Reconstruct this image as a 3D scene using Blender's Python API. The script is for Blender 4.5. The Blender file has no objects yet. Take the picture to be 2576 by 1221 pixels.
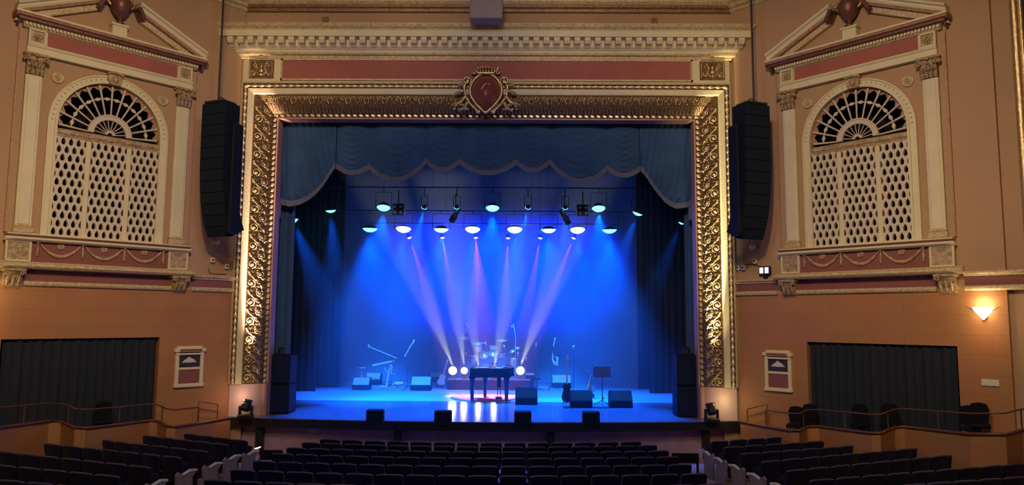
import bpy, math, random
from math import sin, cos, pi, radians as RD
from mathutils import Vector, Matrix
from mathutils.geometry import tessellate_polygon
random.seed(7)
SC = bpy.context.scene
COL = SC.collection

# ------------------------------------------------------------------ camera
CF, CX, CZ, YAW, PIT, ROL = 1857., .994, 3.981, .0091, .1032, .0068
CPOS = Vector((CX, -22., CZ))
_F = Vector((-sin(YAW)*cos(PIT), cos(YAW)*cos(PIT), sin(PIT)))
_R = Vector((cos(YAW), sin(YAW), 0)); _U = _R.cross(_F)
_r = _R*cos(ROL)+_U*sin(ROL); _u = -_R*sin(ROL)+_U*cos(ROL)
cam = bpy.data.cameras.new('camera'); camo = bpy.data.objects.new('camera', cam); COL.objects.link(camo)
cam.sensor_width = 36; cam.lens = CF/2576*36; cam.clip_end = 200
m = Matrix((_r, _u, -_F)).transposed().to_4x4(); m.translation = CPOS
camo.matrix_world = m; SC.camera = camo

# ------------------------------------------------------------------ view, world, house lights, added fill
SC.view_settings.view_transform = 'Standard'; SC.view_settings.look = 'None'
SC.view_settings.gamma = 1; SC.view_settings.use_curve_mapping = False
SC.view_settings.exposure = 0.0
W = bpy.data.worlds.new('world'); SC.world = W; W.use_nodes = True
W.node_tree.nodes['Background'].inputs[0].default_value = (.35, .42, .9, 1)
W.node_tree.nodes['Background'].inputs[1].default_value = .03
cy = SC.cycles
cy.max_bounces = 4; cy.diffuse_bounces = 2; cy.glossy_bounces = 2; cy.transmission_bounces = 2; cy.volume_bounces = 0
cy.transparent_max_bounces = 4; cy.caustics_reflective = False; cy.caustics_refractive = False
cy.sample_clamp_indirect = 3; cy.use_denoising = True; cy.use_light_tree = True

def lamp(name, typ, loc, power, color, target=None, size=.3, angle=None, blend=.5, parent=None):
    l = bpy.data.lights.new(name, typ); l.energy = power; l.color = color
    if typ == 'AREA': l.shape = 'DISK'; l.size = size
    else: l.shadow_soft_size = size
    if typ == 'SPOT': l.spot_size = RD(angle); l.spot_blend = blend
    o = bpy.data.objects.new(name, l); COL.objects.link(o)
    o.location = loc
    if target is not None:
        o.rotation_euler = (Vector(target)-Vector(loc)).to_track_quat('-Z', 'Y').to_euler()
    if parent:
        o.parent = parent; o.matrix_parent_inverse = parent.matrix_basis.inverted()
    return o
WARM = (1, .655, .32)
for loc, tgt, p, ang in (((-2.5, -15, 12.6), (-9.8, -2.6, 8.0), 1500, 62), ((2.5, -15, 12.6), (9.8, -2.6, 8.0), 1350, 62),
                         ((-4, -13, 12.8), (-4.5, 0, 12.9), 680, 44), ((4, -13, 12.8), (4.5, 0, 12.9), 680, 44),
                         ((0, -17, 12.0), (0, 0, 11.6), 420, 30), ((-5, -17, 11), (-11, -4, 2.2), 680, 56), ((5, -17, 11), (11, -4, 2.2), 680, 56)):
    lamp('house_light', 'SPOT', loc, p*2.0, WARM, tgt, .45, ang, 1.)
lamp('cool_fill', 'AREA', (0, -14, 13.3), 420, (.75, .68, 1), (0, -6, 0), 3)  # added overhead fill without a fixture, tinted like cool stage spill

# ------------------------------------------------------------------ pixel to place on a known plane
def dirp(px, py): return _F+_r*((px-1288)/CF)-_u*((py-610.5)/CF)
def onY(px, py, Y):
    d = dirp(px, py); return CPOS+d*((Y+22)/d.y)
def onZ(px, py, Z):
    d = dirp(px, py); return CPOS+d*((Z-CZ)/d.z)
SZ = 1.08                                     # stage deck height
def fl(px, py): p = onZ(px, py, SZ); return (p.x, p.y)

# ------------------------------------------------------------------ materials
def mat(name, col, rough=.6, metal=0., bump=0., bscale=8., var=0., vscale=3., emis=None, es=1., sheen=0., coat=0., dark=None, stretch=None):
    m = bpy.data.materials.new(name); m.use_nodes = True; nt = m.node_tree; N = nt.nodes; L = nt.links
    b = N['Principled BSDF']; c = (*col, 1)
    b.inputs['Base Color'].default_value = c; b.inputs['Roughness'].default_value = rough; b.inputs['Metallic'].default_value = metal
    b.inputs['Sheen Weight'].default_value = sheen; b.inputs['Coat Weight'].default_value = coat
    tc = N.new('ShaderNodeTexCoord'); src = tc.outputs['Object']
    if stretch:
        mp = N.new('ShaderNodeMapping'); mp.inputs['Scale'].default_value = stretch; L.new(src, mp.inputs[0]); src = mp.outputs[0]
    if var or dark:
        n = N.new('ShaderNodeTexNoise'); n.inputs['Scale'].default_value = vscale; n.inputs['Detail'].default_value = 5
        L.new(src, n.inputs['Vector'])
        r = N.new('ShaderNodeValToRGB'); d = dark or tuple(x*(1-var) for x in col); h = tuple(min(1, x*(1+var)) for x in col)
        r.color_ramp.elements[0].position = .32; r.color_ramp.elements[1].position = .68
        r.color_ramp.elements[0].color = (*d, 1); r.color_ramp.elements[1].color = (*(h if not dark else col), 1)
        L.new(n.outputs['Fac'], r.inputs[0]); L.new(r.outputs[0], b.inputs['Base Color'])
    if bump:
        n = N.new('ShaderNodeTexNoise'); n.inputs['Scale'].default_value = bscale; n.inputs['Detail'].default_value = 4
        L.new(src, n.inputs['Vector'])
        bp = N.new('ShaderNodeBump'); bp.inputs['Strength'].default_value = bump; bp.inputs['Distance'].default_value = .03
        L.new(n.outputs['Fac'], bp.inputs['Height']); L.new(bp.outputs[0], b.inputs['Normal'])
    if emis:
        b.inputs['Emission Color'].default_value = (*emis, 1); b.inputs['Emission Strength'].default_value = es
    return m

def brickmat(name, c1, c2, mortar, bw, bh, rough=.7, ms=.006):
    m = bpy.data.materials.new(name); m.use_nodes = True; nt = m.node_tree; N = nt.nodes; L = nt.links
    b = N['Principled BSDF']; b.inputs['Roughness'].default_value = rough
    tc = N.new('ShaderNodeTexCoord'); mp = N.new('ShaderNodeMapping'); mp.inputs['Rotation'].default_value = (RD(90), 0, 0)
    L.new(tc.outputs['Object'], mp.inputs[0])
    br = N.new('ShaderNodeTexBrick'); br.inputs['Scale'].default_value = 1; br.inputs['Brick Width'].default_value = bw
    br.inputs['Row Height'].default_value = bh; br.inputs['Mortar Size'].default_value = ms; br.inputs['Mortar Smooth'].default_value = .5
    br.inputs['Color1'].default_value = (*c1, 1); br.inputs['Color2'].default_value = (*c2, 1); br.inputs['Mortar'].default_value = (*mortar, 1)
    L.new(mp.outputs[0], br.inputs['Vector'])
    n = N.new('ShaderNodeTexNoise'); n.inputs['Scale'].default_value = .8; L.new(tc.outputs['Object'], n.inputs['Vector'])
    mx = N.new('ShaderNodeMixRGB'); mx.blend_type = 'MULTIPLY'; mx.inputs[0].default_value = .35
    L.new(br.outputs['Color'], mx.inputs[1]); L.new(n.outputs['Color'], mx.inputs[2]); L.new(mx.outputs[0], b.inputs['Base Color'])
    bp = N.new('ShaderNodeBump'); bp.inputs['Strength'].default_value = .25; bp.inputs['Distance'].default_value = .01; bp.invert = True
    L.new(br.outputs['Fac'], bp.inputs['Height']); L.new(bp.outputs[0], b.inputs['Normal'])
    return m

M = dict(
    wall=mat('tan plaster', (.50, .328, .172), .75, bump=.08, bscale=3, var=.06, vscale=.6),
    stone=brickmat('orange stone blocks', (.56, .265, .098), (.53, .25, .09), (.40, .18, .07), 1.9, .46),
    cream=mat('cream plaster', (.80, .745, .47), .55, bump=.15, bscale=30, var=.05, vscale=2),
    creamgold=mat('cream and gilt moulding', (.76, .66, .38), .45, .1, bump=.4, bscale=26, dark=(.50, .37, .18), vscale=14),
    ornam=mat('carved cream relief', (.62, .50, .28), .5, .1, bump=.8, bscale=18, dark=(.34, .22, .10), vscale=11),
    red=mat('brick red panel', (.40, .125, .095), .7, var=.05, vscale=2),
    redgold=mat('red gilt edge', (.42, .16, .09), .5, .1, dark=(.5, .36, .2), vscale=16),
    gold=mat('gilded relief', (.86, .68, .36), .30, .85, bump=.35, bscale=40, dark=(.66, .48, .21), vscale=9),
    goldback=mat('dark gilt ground', (.26, .175, .08), .45, .6, bump=.9, bscale=34, dark=(.11, .065, .03), vscale=15),
    bronze=mat('dark bronze', (.20, .085, .06), .4, .3, bump=.3, bscale=15),
    maroon=mat('maroon enamel', (.27, .075, .06), .3, .1, coat=.5, bump=.05),
    lip=mat('rosy painted lip', (.55, .30, .24), .45),
    plinth=mat('pale pink plinth plaster', (.72, .50, .40), .5, var=.04),
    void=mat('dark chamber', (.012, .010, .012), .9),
    lattice=mat('pale lattice plaster', (.72, .64, .47), .55, bump=.2, bscale=40),
    black=mat('black painted metal', (.015, .015, .018), .45),
    matteblk=mat('matte black cloth', (.010, .011, .016), .95, bump=.3, bscale=6),
    speaker=mat('black speaker cabinet', (.009, .013, .022), .6, bump=.2, bscale=60),
    grille=mat('speaker grille', (.014, .026, .045), .7, .0, bump=.8, bscale=90),
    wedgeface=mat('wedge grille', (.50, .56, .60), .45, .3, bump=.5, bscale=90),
    teal=mat('teal velvet', (.044, .115, .26), .85, sheen=.3, var=.15, vscale=1.2),
    fringe=mat('grey lace fringe', (.20, .235, .32), .85, bump=.6, bscale=40, dark=(.14, .16, .22), vscale=30),
    boxcurt=mat('dark green grey drape', (.028, .036, .046), .95, bump=.2, bscale=4),
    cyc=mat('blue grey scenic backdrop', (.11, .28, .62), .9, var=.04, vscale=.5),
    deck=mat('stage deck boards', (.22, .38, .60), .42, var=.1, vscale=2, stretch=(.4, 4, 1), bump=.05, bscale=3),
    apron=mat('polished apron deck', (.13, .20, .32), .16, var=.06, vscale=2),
    stagefront=mat('plum stage front', (.50, .33, .36), .7, var=.1),
    carpet=mat('dark aisle carpet', (.34, .25, .28), .8, bump=.4, bscale=60),
    velvet=mat('midnight seat velvet', (.008, .007, .028), .75, sheen=.1, bump=.3, bscale=30),
    rimlight=mat('seat rim highlight', (.09, .07, .13), .5),
    armgloss=mat('black lacquered armrest', (.03, .03, .036), .09, coat=1),
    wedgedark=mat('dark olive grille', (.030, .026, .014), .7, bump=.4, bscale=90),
    endpanel=mat('grey seat end panel', (.30, .27, .27), .5, bump=.5, bscale=20, dark=(.2, .17, .17), vscale=12),
    steel=mat('brushed steel', (.55, .57, .60), .3, .9),
    cable=mat('rubber cable', (.02, .02, .02), .6),
    white=mat('white plastic', (.75, .72, .65), .5),
    piano=mat('black lacquer', (.008, .008, .010), .12, coat=1),
    pale=mat('pale stage gear', (.62, .70, .74), .4),
    brass=mat('brass', (.85, .68, .34), .25, 1.),
    cymbal=mat('cymbal bronze', (.78, .80, .76), .35, .7),
    shell=mat('drum shell', (.30, .26, .34), .25, .2, coat=.6),
    skin=mat('drum head', (.30, .32, .34), .5),
    lamplit=mat('lit blue lens', (.1, .5, 1), .5, emis=(.10, .62, 1.0), es=5),
    lamplit2=mat('bright cyan lens', (.1, .5, 1), .5, emis=(.22, .85, 1.0), es=7),
    lampred=mat('lit red lens', (1, .2, .3), .5, emis=(1, .22, .33), es=4.5),
    lampwhite=mat('lit warm white lens', (1, 1, 1), .5, emis=(1, .93, .70), es=9),
    lampdim=mat('unlit lens', (.55, .55, .60), .2, .3),
    sconce=mat('lit frosted glass', (1, .95, .85), .5, emis=(1, .80, .52), es=7),
    violet=mat('violet indicator', (.4, .3, 1), .5, emis=(.42, .28, 1), es=3),
    step=mat('lit step marker', (1, .9, .6), .5, emis=(1, .75, .45), es=2.5),
    bulbblue=mat('blue aisle glint', (.2, .5, 1), .5, emis=(.1, .45, 1), es=1.2),
    ropegold=mat('pale gilt', (.92, .78, .48), .35, .6, bump=.2, bscale=30),
    brownmould=mat('brown gilt moulding', (.36, .22, .10), .5, .2, dark=(.2, .11, .05), vscale=12),
    darkred=mat('dusky red band', (.27, .095, .075), .7, var=.05, vscale=2),
    lightpool=mat('rose stage rug', (.80, .30, .42), .9, bump=.3, bscale=20, var=.1, vscale=4),
    taupe=mat('taupe metal', (.40, .32, .28), .6),
    paper=mat('pale sheet', (.8, .85, .85), .7),
    navy=mat('dark picture', (.045, .032, .045), .5),
)

for k_ in ('wedgedark', 'grille', 'speaker', 'velvet', 'boxcurt', 'teal', 'matteblk'): M[k_].node_tree.nodes['Principled BSDF'].inputs['Specular IOR Level'].default_value = .12

# ------------------------------------------------------------------ mesh builder
class MB:
    def __init__(s): s.v = []; s.f = []; s.sm = []; s.M = None
    def add(s, vs, fs, smooth=False):
        o = len(s.v)
        if s.M is not None: vs = [s.M @ Vector(v) for v in vs]
        s.v += [tuple(v) for v in vs]; s.f += [tuple(i+o for i in f) for f in fs]; s.sm += [smooth]*len(fs); return s
    def box(s, c, d, R=None, bev=0):
        hx, hy, hz = d[0]/2, d[1]/2, d[2]/2
        if bev:
            b = min(bev, hx*.9, hy*.9, hz*.9)
            pr = [(-hx, -hz+b), (-hx+b, -hz), (hx-b, -hz), (hx, -hz+b), (hx, hz-b), (hx-b, hz), (-hx+b, hz), (-hx, hz-b)]
            ins = [(x*(hx-b)/hx, z*(hz-b)/hz) for x, z in pr]
            vs = [(x, -hy, z) for x, z in ins]+[(x, -hy+b, z) for x, z in pr]+[(x, hy-b, z) for x, z in pr]+[(x, hy, z) for x, z in ins]
            fs = [tuple(range(8)), tuple(range(31, 23, -1))]
            for k in range(3):
                for i in range(8): j = (i+1) % 8; fs.append((k*8+i, k*8+8+i, k*8+8+j, k*8+j))
        else:
            vs = [(x, y, z) for x in (-hx, hx) for y in (-hy, hy) for z in (-hz, hz)]
            fs = [(0, 1, 3, 2), (4, 6, 7, 5), (0, 4, 5, 1), (2, 3, 7, 6), (0, 2, 6, 4), (1, 5, 7, 3)]
        if R is not None: vs = [R @ Vector(v) for v in vs]
        return s.add([Vector(v)+Vector(c) for v in vs], fs)
    def tube(s, pts, r, n=6, cap=True, flat=None):
        P = [Vector(p) for p in pts]; k = len(P)
        rr = r if isinstance(r, (list, tuple)) else [r]*k
        vs = []; up = None
        for i in range(k):
            t = (P[min(i+1, k-1)]-P[max(i-1, 0)])
            t = t.normalized() if t.length > 1e-9 else Vector((0, 0, 1))
            if up is None:
                up = Vector((0, 1, 0)) if abs(t.y) < .9 else Vector((1, 0, 0))
            a = t.cross(up)
            if a.length < 1e-5: a = t.orthogonal()
            a.normalize(); b = a.cross(t).normalized(); up = b
            for j in range(n):
                q = 2*pi*j/n; vs.append(P[i]+(a*cos(q)+b*sin(q)*(flat or 1))*rr[i])
        fs = [(i*n+j, i*n+(j+1) % n, i*n+n+(j+1) % n, i*n+n+j) for i in range(k-1) for j in range(n)]
        s.add(vs, fs, True)
        if cap: s.add(vs[:n], [tuple(range(n-1, -1, -1))]); s.add(vs[-n:], [tuple(range(n))])
        return s
    def lathe(s, prof, c=(0, 0, 0), n=20, R=None, a0=0, a1=2*pi):
        full = abs(a1-a0-2*pi) < 1e-6; m_ = n if full else n+1; vs = []
        for r, z in prof:
            for j in range(m_):
                q = a0+(a1-a0)*j/n; v = Vector((r*cos(q), r*sin(q), z))
                if R is not None: v = R @ v
                vs.append(v+Vector(c))
        fs = []
        for i in range(len(prof)-1):
            for j in range(n):
                k = (j+1) % m_ if full else j+1
                fs.append((i*m_+j, i*m_+k, i*m_+m_+k, i*m_+m_+j))
        return s.add(vs, fs, True)
    def ball(s, c, r, n=8, sc=(1, 1, 1)):
        pr = [(max(1e-4, sin(pi*i/n)), -cos(pi*i/n)) for i in range(n+1)]; vs = []; m_ = n+2
        for a, z in pr:
            for j in range(m_): q = 2*pi*j/m_; vs.append((c[0]+r*sc[0]*a*cos(q), c[1]+r*sc[1]*a*sin(q), c[2]+r*sc[2]*z))
        return s.add(vs, [(i*m_+j, i*m_+(j+1) % m_, i*m_+m_+(j+1) % m_, i*m_+m_+j) for i in range(n) for j in range(m_)], True)
    def prism(s, poly, y0, y1):                      # poly in (x, z), extruded along y
        n = len(poly); vs = [(x, y0, z) for x, z in poly]+[(x, y1, z) for x, z in poly]
        tri = tessellate_polygon([[Vector((x, z, 0)) for x, z in poly]])
        fs = [tuple(t) for t in tri]+[tuple(i+n for i in t) for t in tri]+[(i, (i+1) % n, (i+1) % n+n, i+n) for i in range(n)]
        return s.add(vs, fs)
    def xprism(s, poly, x0, x1):                     # poly in (y, z), extruded along x
        n = len(poly); vs = [(x0, y, z) for y, z in poly]+[(x1, y, z) for y, z in poly]
        tri = tessellate_polygon([[Vector((y, z, 0)) for y, z in poly]])
        fs = [tuple(t) for t in tri]+[tuple(i+n for i in t) for t in tri]+[(i, (i+1) % n, (i+1) % n+n, i+n) for i in range(n)]
        return s.add(vs, fs)
    def zprism(s, poly, z0, z1):
        n = len(poly); vs = [(x, y, z0) for x, y in poly]+[(x, y, z1) for x, y in poly]
        tri = tessellate_polygon([[Vector((x, y, 0)) for x, y in poly]])
        fs = [tuple(t) for t in tri]+[tuple(i+n for i in t) for t in tri]+[(i, (i+1) % n, (i+1) % n+n, i+n) for i in range(n)]
        return s.add(vs, fs)
    def grid(s, fn, nu, nv, smooth=True):
        vs = [fn(i/nu, j/nv) for j in range(nv+1) for i in range(nu+1)]
        return s.add(vs, [(j*(nu+1)+i, j*(nu+1)+i+1, (j+1)*(nu+1)+i+1, (j+1)*(nu+1)+i) for j in range(nv) for i in range(nu)], smooth)
    def ring(s, r0, r1, y0, y1, a0, a1, cx=0, cz=0, n=40):   # arch band in xz plane
        vs = []
        for i in range(n+1):
            q = a0+(a1-a0)*i/n
            for r, y in ((r0, y0), (r1, y0), (r1, y1), (r0, y1)): vs.append((cx+r*cos(q), y, cz+r*sin(q)))
        fs = [(i*4+k, i*4+(k+1) % 4, i*4+4+(k+1) % 4, i*4+4+k) for i in range(n) for k in range(4)]
        fs += [(0, 1, 2, 3), (n*4, n*4+3, n*4+2, n*4+1)]
        return s.add(vs, fs)
    def mesh(s, name):
        me = bpy.data.meshes.new(name); me.from_pydata(s.v, [], s.f)
        me.polygons.foreach_set('use_smooth', s.sm); me.update(); return me

def tag(o, label=None, cat=None, group=None, kind=None):
    if label: o['label'] = label
    if cat: o['category'] = cat
    if group: o['group'] = group
    if kind: o['kind'] = kind
    return o
def thing(name, label, cat, loc=(0, 0, 0), rz=0, group=None):
    o = bpy.data.objects.new(name, None); COL.objects.link(o); o.location = loc; o.rotation_euler = (0, 0, rz)
    o.empty_display_size = .2
    return tag(o, label, cat, group)
def part(name, mb, m_, parent=None, label=None, loc=None, rot=None):
    o = bpy.data.objects.new(name, mb.mesh(name)); COL.objects.link(o)
    o.data.materials.append(M[m_] if isinstance(m_, str) else m_)
    if parent: o.parent = parent
    if loc is not None: o.location = loc
    if rot is not None: o.rotation_euler = rot
    if label: o['label'] = label
    return o
def solo(name, mb, m_, label, cat, loc=(0, 0, 0), rz=0, group=None, kind=None):
    o = part(name, mb, m_); o.location = loc; o.rotation_euler = (0, 0, rz); return tag(o, label, cat, group, kind)
def struct(name, mb, m_, loc=(0, 0, 0), rz=0):
    o = part(name, mb, m_); o.location = loc; o.rotation_euler = (0, 0, rz); o['kind'] = 'structure'; return o
def dup(root, loc=None, rz=None, label=None, group=None):
    r = root.copy(); COL.objects.link(r)
    if loc is not None: r.location = loc
    if rz is not None: r.rotation_euler = (0, 0, rz)
    if label: r['label'] = label
    if group: r['group'] = group
    for ch in list(root.children):
        c = ch.copy(); COL.objects.link(c); c.parent = r
        for g in ch.children:
            d = g.copy(); COL.objects.link(d); d.parent = c
    return r
ORD = ['first', 'second', 'third', 'fourth', 'fifth', 'sixth', 'seventh', 'eighth', 'ninth', 'tenth', 'eleventh', 'twelfth', 'thirteenth', 'fourteenth', 'fifteenth', 'sixteenth']

# ------------------------------------------------------------------ ornament helpers (2D strokes mapped onto a surface)
def spiral(cx, cy, r0, r1, turns, ph, sgn=1, n=22):
    return [(cx+(r0+(r1-r0)*i/n)*cos(ph+sgn*2*pi*turns*i/n), cy+(r0+(r1-r0)*i/n)*sin(ph+sgn*2*pi*turns*i/n)) for i in range(n+1)]
def leafstroke(x0, y0, a, L, bend=.6, n=6):
    p = []; x, y = x0, y0
    for i in range(n+1):
        p.append((x, y)); a2 = a+bend*i/n; x += L/n*cos(a2); y += L/n*sin(a2)
    return p
def stroke(mb, pts, fn, r0, r1, h=.02, n=5):
    k = len(pts); P = [fn(x, y, h) for x, y in pts]
    mb.tube(P, [r0+(r1-r0)*i/(k-1) for i in range(k)], n)
def blob(mb, x, y, fn, r, h=.02): mb.ball(fn(x, y, h), r, 5)
def scrollunit(mb, fn, u0, L, Wd, flip=1):          # one repeat of running foliage, across Wd, along L
    def g(u, w, h): return fn(u0+u, (w if flip > 0 else Wd-w), h)
    k = Wd/.52
    stroke(mb, spiral(.17*L/.6, .15*k, .015, .13*k, 1.5, 0), g, .036, .026)
    blob(mb, .17*L/.6, .15*k, g, .035, .03)
    stroke(mb, spiral(.44*L/.6, .37*k, .012, .105*k, 1.4, pi, -1, 18), g, .032, .022)
    blob(mb, .44*L/.6, .37*k, g, .03, .03)
    stroke(mb, [(.02, .42*k), (.10, .36*k), (.2, .30*k), (.3, .22*k), (.40, .12*k), (.5, .07*k)], g, .02, .042)
    for a, l, x, y in ((.2, .16, .42, .07), (1.1, .15, .36, .14), (2.0, .13, .28, .27), (-.5, .12, .18, .31), (3.4, .14, .16, .37), (2.5, .13, .1, .4), (-1.0, .1, .5, .2), (.6, .14, .02, .28), (1.5, .12, .05, .33), (-.3, .13, .30, .42), (2.8, .12, .58, .3), (.9, .1, .5, .28)):
        stroke(mb, leafstroke(x*L/.6, y*k, a, l, .9), g, .040, .014, n=4)
    blob(mb, .3*L/.6, .46*k, g, .03); blob(mb, .54*L/.6, .2*k, g, .025); blob(mb, .05, .06*k, g, .03)

def rosettemb(r):
    b = MB(); R = Matrix.Rotation(RD(90), 3, 'X')
    b.lathe([(r, 0), (r, .02), (r*.86, .045), (r*.74, .02), (r*.7, .02)], (0, 0, 0), 24, R)
    b.lathe([(r*.72, .012), (0.001, .012)], (0, 0, 0), 24, R)
    for i in range(6):
        q = i*pi/3; b.ball((r*.42*cos(q), -.02, r*.42*sin(q)), r*.2, 5, (1, .5, 1))
    b.ball((0, -.03, 0), r*.2, 6); return b

# ================================================================== SETTING
A = .7301; XC = 7.515; TC = 3.67
def SW(s, t, n, z=0):
    return (s*(XC+t*sin(A))-s*n*cos(A), -t*cos(A)-n*sin(A), z)
RZ = {-1: pi/2-A, 1: -(pi/2-A)}
ZT = 14.1
Z_SP = 8.90; R_O = 1.30; Z_SILL = 5.98          # arched opening
def SN(s): return 'left' if s < 0 else 'right'

def floorz(x, y): return max(0, (-y-4)*.04)+.02*max(0, abs(x)-5.7)
b = MB()
def ff(u, v):
    x = -12.6+25.2*u; y = -23+25.*v
    return (x, y, floorz(x, y))
b.grid(ff, 24, 24, False)
struct('floor', b, 'carpet')

for s in (-1, 1):
    X = lambda t: s*(t-TC)
    tb0, tb1 = 2.07, 5.78                        # dark box opening
    # lower stone wall with box opening
    b = MB()
    def rect(bb, t0, t1, z0, z1, y=0): bb.add([(X(t0), y, z0), (X(t1), y, z0), (X(t1), y, z1), (X(t0), y, z1)], [(0, 1, 2, 3)])
    T1 = 6.86
    rect(b, 0, tb0, 0, 4.75); rect(b, tb1, T1, 0, 4.75); rect(b, tb0, tb1, 3.41, 4.75); rect(b, tb0, tb1, 0, .9)
    for t in (tb0, tb1): b.add([(X(t), 0, .9), (X(t), .6, .9), (X(t), .6, 3.41), (X(t), 0, 3.41)], [(0, 1, 2, 3)])
    b.add([(X(tb0), 0, 3.41), (X(tb1), 0, 3.41), (X(tb1), .6, 3.41), (X(tb0), .6, 3.41)], [(0, 1, 2, 3)])
    lo = struct('wall_'+SN(s), b, 'stone', SW(s, TC, 0), RZ[s])
    # upper plaster wall with arched opening
    b = MB()
    outer = [(X(0), 4.75), (X(T1), 4.75), (X(T1), ZT), (X(0), ZT)]
    hole = [(-R_O, Z_SILL), (R_O, Z_SILL)]+[(R_O*cos(pi*i/40), Z_SP+R_O*sin(pi*i/40)) for i in range(41)]
    tri = tessellate_polygon([[Vector((x, z, 0)) for x, z in outer], [Vector((x, z, 0)) for x, z in hole]])
    al = outer+hole; b.add([(x, 0, z) for x, z in al], [tuple(t) for t in tri])
    n = len(hole); b.add([(x, 0, z) for x, z in hole]+[(x, .35, z) for x, z in hole], [(i, (i+1) % n, (i+1) % n+n, i+n) for i in range(n)])
    part('upper_plaster', b, 'wall', lo)
    # dark chamber behind the lattice, back of the box opening
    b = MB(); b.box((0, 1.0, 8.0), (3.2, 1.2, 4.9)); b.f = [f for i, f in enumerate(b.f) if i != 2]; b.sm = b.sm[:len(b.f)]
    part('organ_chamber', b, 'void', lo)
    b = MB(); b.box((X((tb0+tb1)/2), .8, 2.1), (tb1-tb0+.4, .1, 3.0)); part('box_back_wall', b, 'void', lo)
    # pilaster strip and gilded arch beyond the splay wall, then the house side wall
    b = MB(); rect(b, T1, 7.3, 0, ZT, .12); b.add([(X(T1), 0, 0), (X(T1), .12, 0), (X(T1), .12, ZT), (X(T1), 0, ZT)], [(0, 1, 2, 3)])
    part('corner_strip', b, 'wall', lo)
    b = MB(); p = SW(s, 7.6, -.1)
    for z0, z1, r in ((0, ZT, .10), (0, ZT, .05)):
        b.tube([(X(7.36)+s*(.12 if r < .08 else 0), -.03, z0), (X(7.36)+s*(.12 if r < .08 else 0), -.03, z1)], r, 8)
    part('gilded_arch_bead', b, 'gold', lo)
    b = MB(); rect(b, 7.5, 8.4, 0, ZT, .3); part('green_recess', b, 'boxcurt', lo)
    q = SW(s, 8.3, -.2)
    b = MB(); b.box((0, 0, ZT/2), (.2, 20, ZT)); struct('wall_house_'+SN(s), b, 'wall', (q[0]+s*.1, q[1]-10, 0))
    # skirting
    b = MB(); b.box((X(.3), -.02, .1), (.6, .04, .2)); struct('baseboard_'+SN(s), b, 'stagefront', SW(s, TC, 0), RZ[s])
    # string course: two cream mouldings and a dark red band
    cr = MB(); rd = MB()
    for t0, t1 in ((-.02, 1.28), (6.02, 7.28)) if True else ():
        x0, x1 = sorted((X(t0), X(t1)))
        cr.xprism([(0, 5.05), (-.05, 5.05), (-.07, 5.09), (-.12, 5.12), (-.12, 5.16), (0, 5.17)], x0, x1)
        cr.xprism([(0, 4.71), (-.05, 4.71), (-.08, 4.75), (-.08, 4.80), (-.05, 4.83), (0, 4.83)], x0, x1)
        rd.xprism([(0, 4.83), (-.02, 4.83), (-.02, 5.05), (0, 5.05)], x0, x1)
    x0, x1 = sorted((X(1.86), X(5.42)))
    cr.xprism([(0, 4.71), (-.05, 4.71), (-.08, 4.75), (-.08, 4.80), (-.05, 4.83), (0, 4.83)], x0, x1)
    rd.xprism([(0, 4.83), (-.02, 4.83), (-.02, 5.13), (0, 5.13)], x0, x1)
    o = struct('trim_'+SN(s), cr, 'creamgold', SW(s, TC, 0), RZ[s]); part('red_band', rd, 'darkred', o)
    # ceiling cornice
    b = MB(); x0, x1 = sorted((X(-.02), X(7.5)))
    prof = [(0, 13.42), (-.05, 13.44), (-.06, 13.52), (-.14, 13.56), (-.16, 13.64), (-.24, 13.70), (-.26, 13.84), (-.36, 13.9), (-.36, ZT), (0, ZT)]
    b.xprism(prof, x0, x1); struct('trim_ceiling_'+SN(s), b, 'creamgold', SW(s, TC, 0), RZ[s])

b = MB(); b.add([(-14, -23.5, ZT), (14, -23.5, ZT), (14, 1, ZT), (-14, 1, ZT)], [(0, 1, 2, 3)]); struct('ceiling', b, 'wall')

# ---- proscenium wall
FX, FO = -.05, 7.48; FZT, FZB = 11.17, 2.02
b = MB()
b.add([(-XC-.02, .06, 0), (-FO+FX+.4, .06, 0), (-FO+FX+.4, .06, 10.7), (-XC-.02, .06, 10.7)], [(0, 1, 2, 3)])
b.add([(XC+.02, .06, 0), (FO+FX-.4, .06, 0), (FO+FX-.4, .06, 10.7), (XC+.02, .06, 10.7)], [(0, 1, 2, 3)])
b.add([(-XC-.02, .06, 10.7), (XC+.02, .06, 10.7), (XC+.02, .06, ZT), (-XC-.02, .06, ZT)], [(0, 1, 2, 3)])
wp = struct('wall_proscenium', b, 'wall')
b = MB(); prof = [(.06, 13.42), (-.02, 13.44), (-.04, 13.52), (-.10, 13.56), (-.12, 13.62)]
b.xprism(prof+[(.06, 13.62)], -XC, XC); part('lower_brown_moulding', b, 'brownmould', wp)
b = MB(); b.xprism([(.06, 13.62), (-.14, 13.62), (-.20, 13.70), (-.22, 13.78), (-.34, 13.86), (-.36, ZT), (.06, ZT)], -XC-.25, XC+.25); part('upper_gilt_moulding', b, 'creamgold', wp)
for x in (-5.05, 5.15):
    b = MB(); b.box((x, .04, 13.2), (.2, .03, .16)); part('vent_plate', b, 'brownmould', wp)

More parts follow.
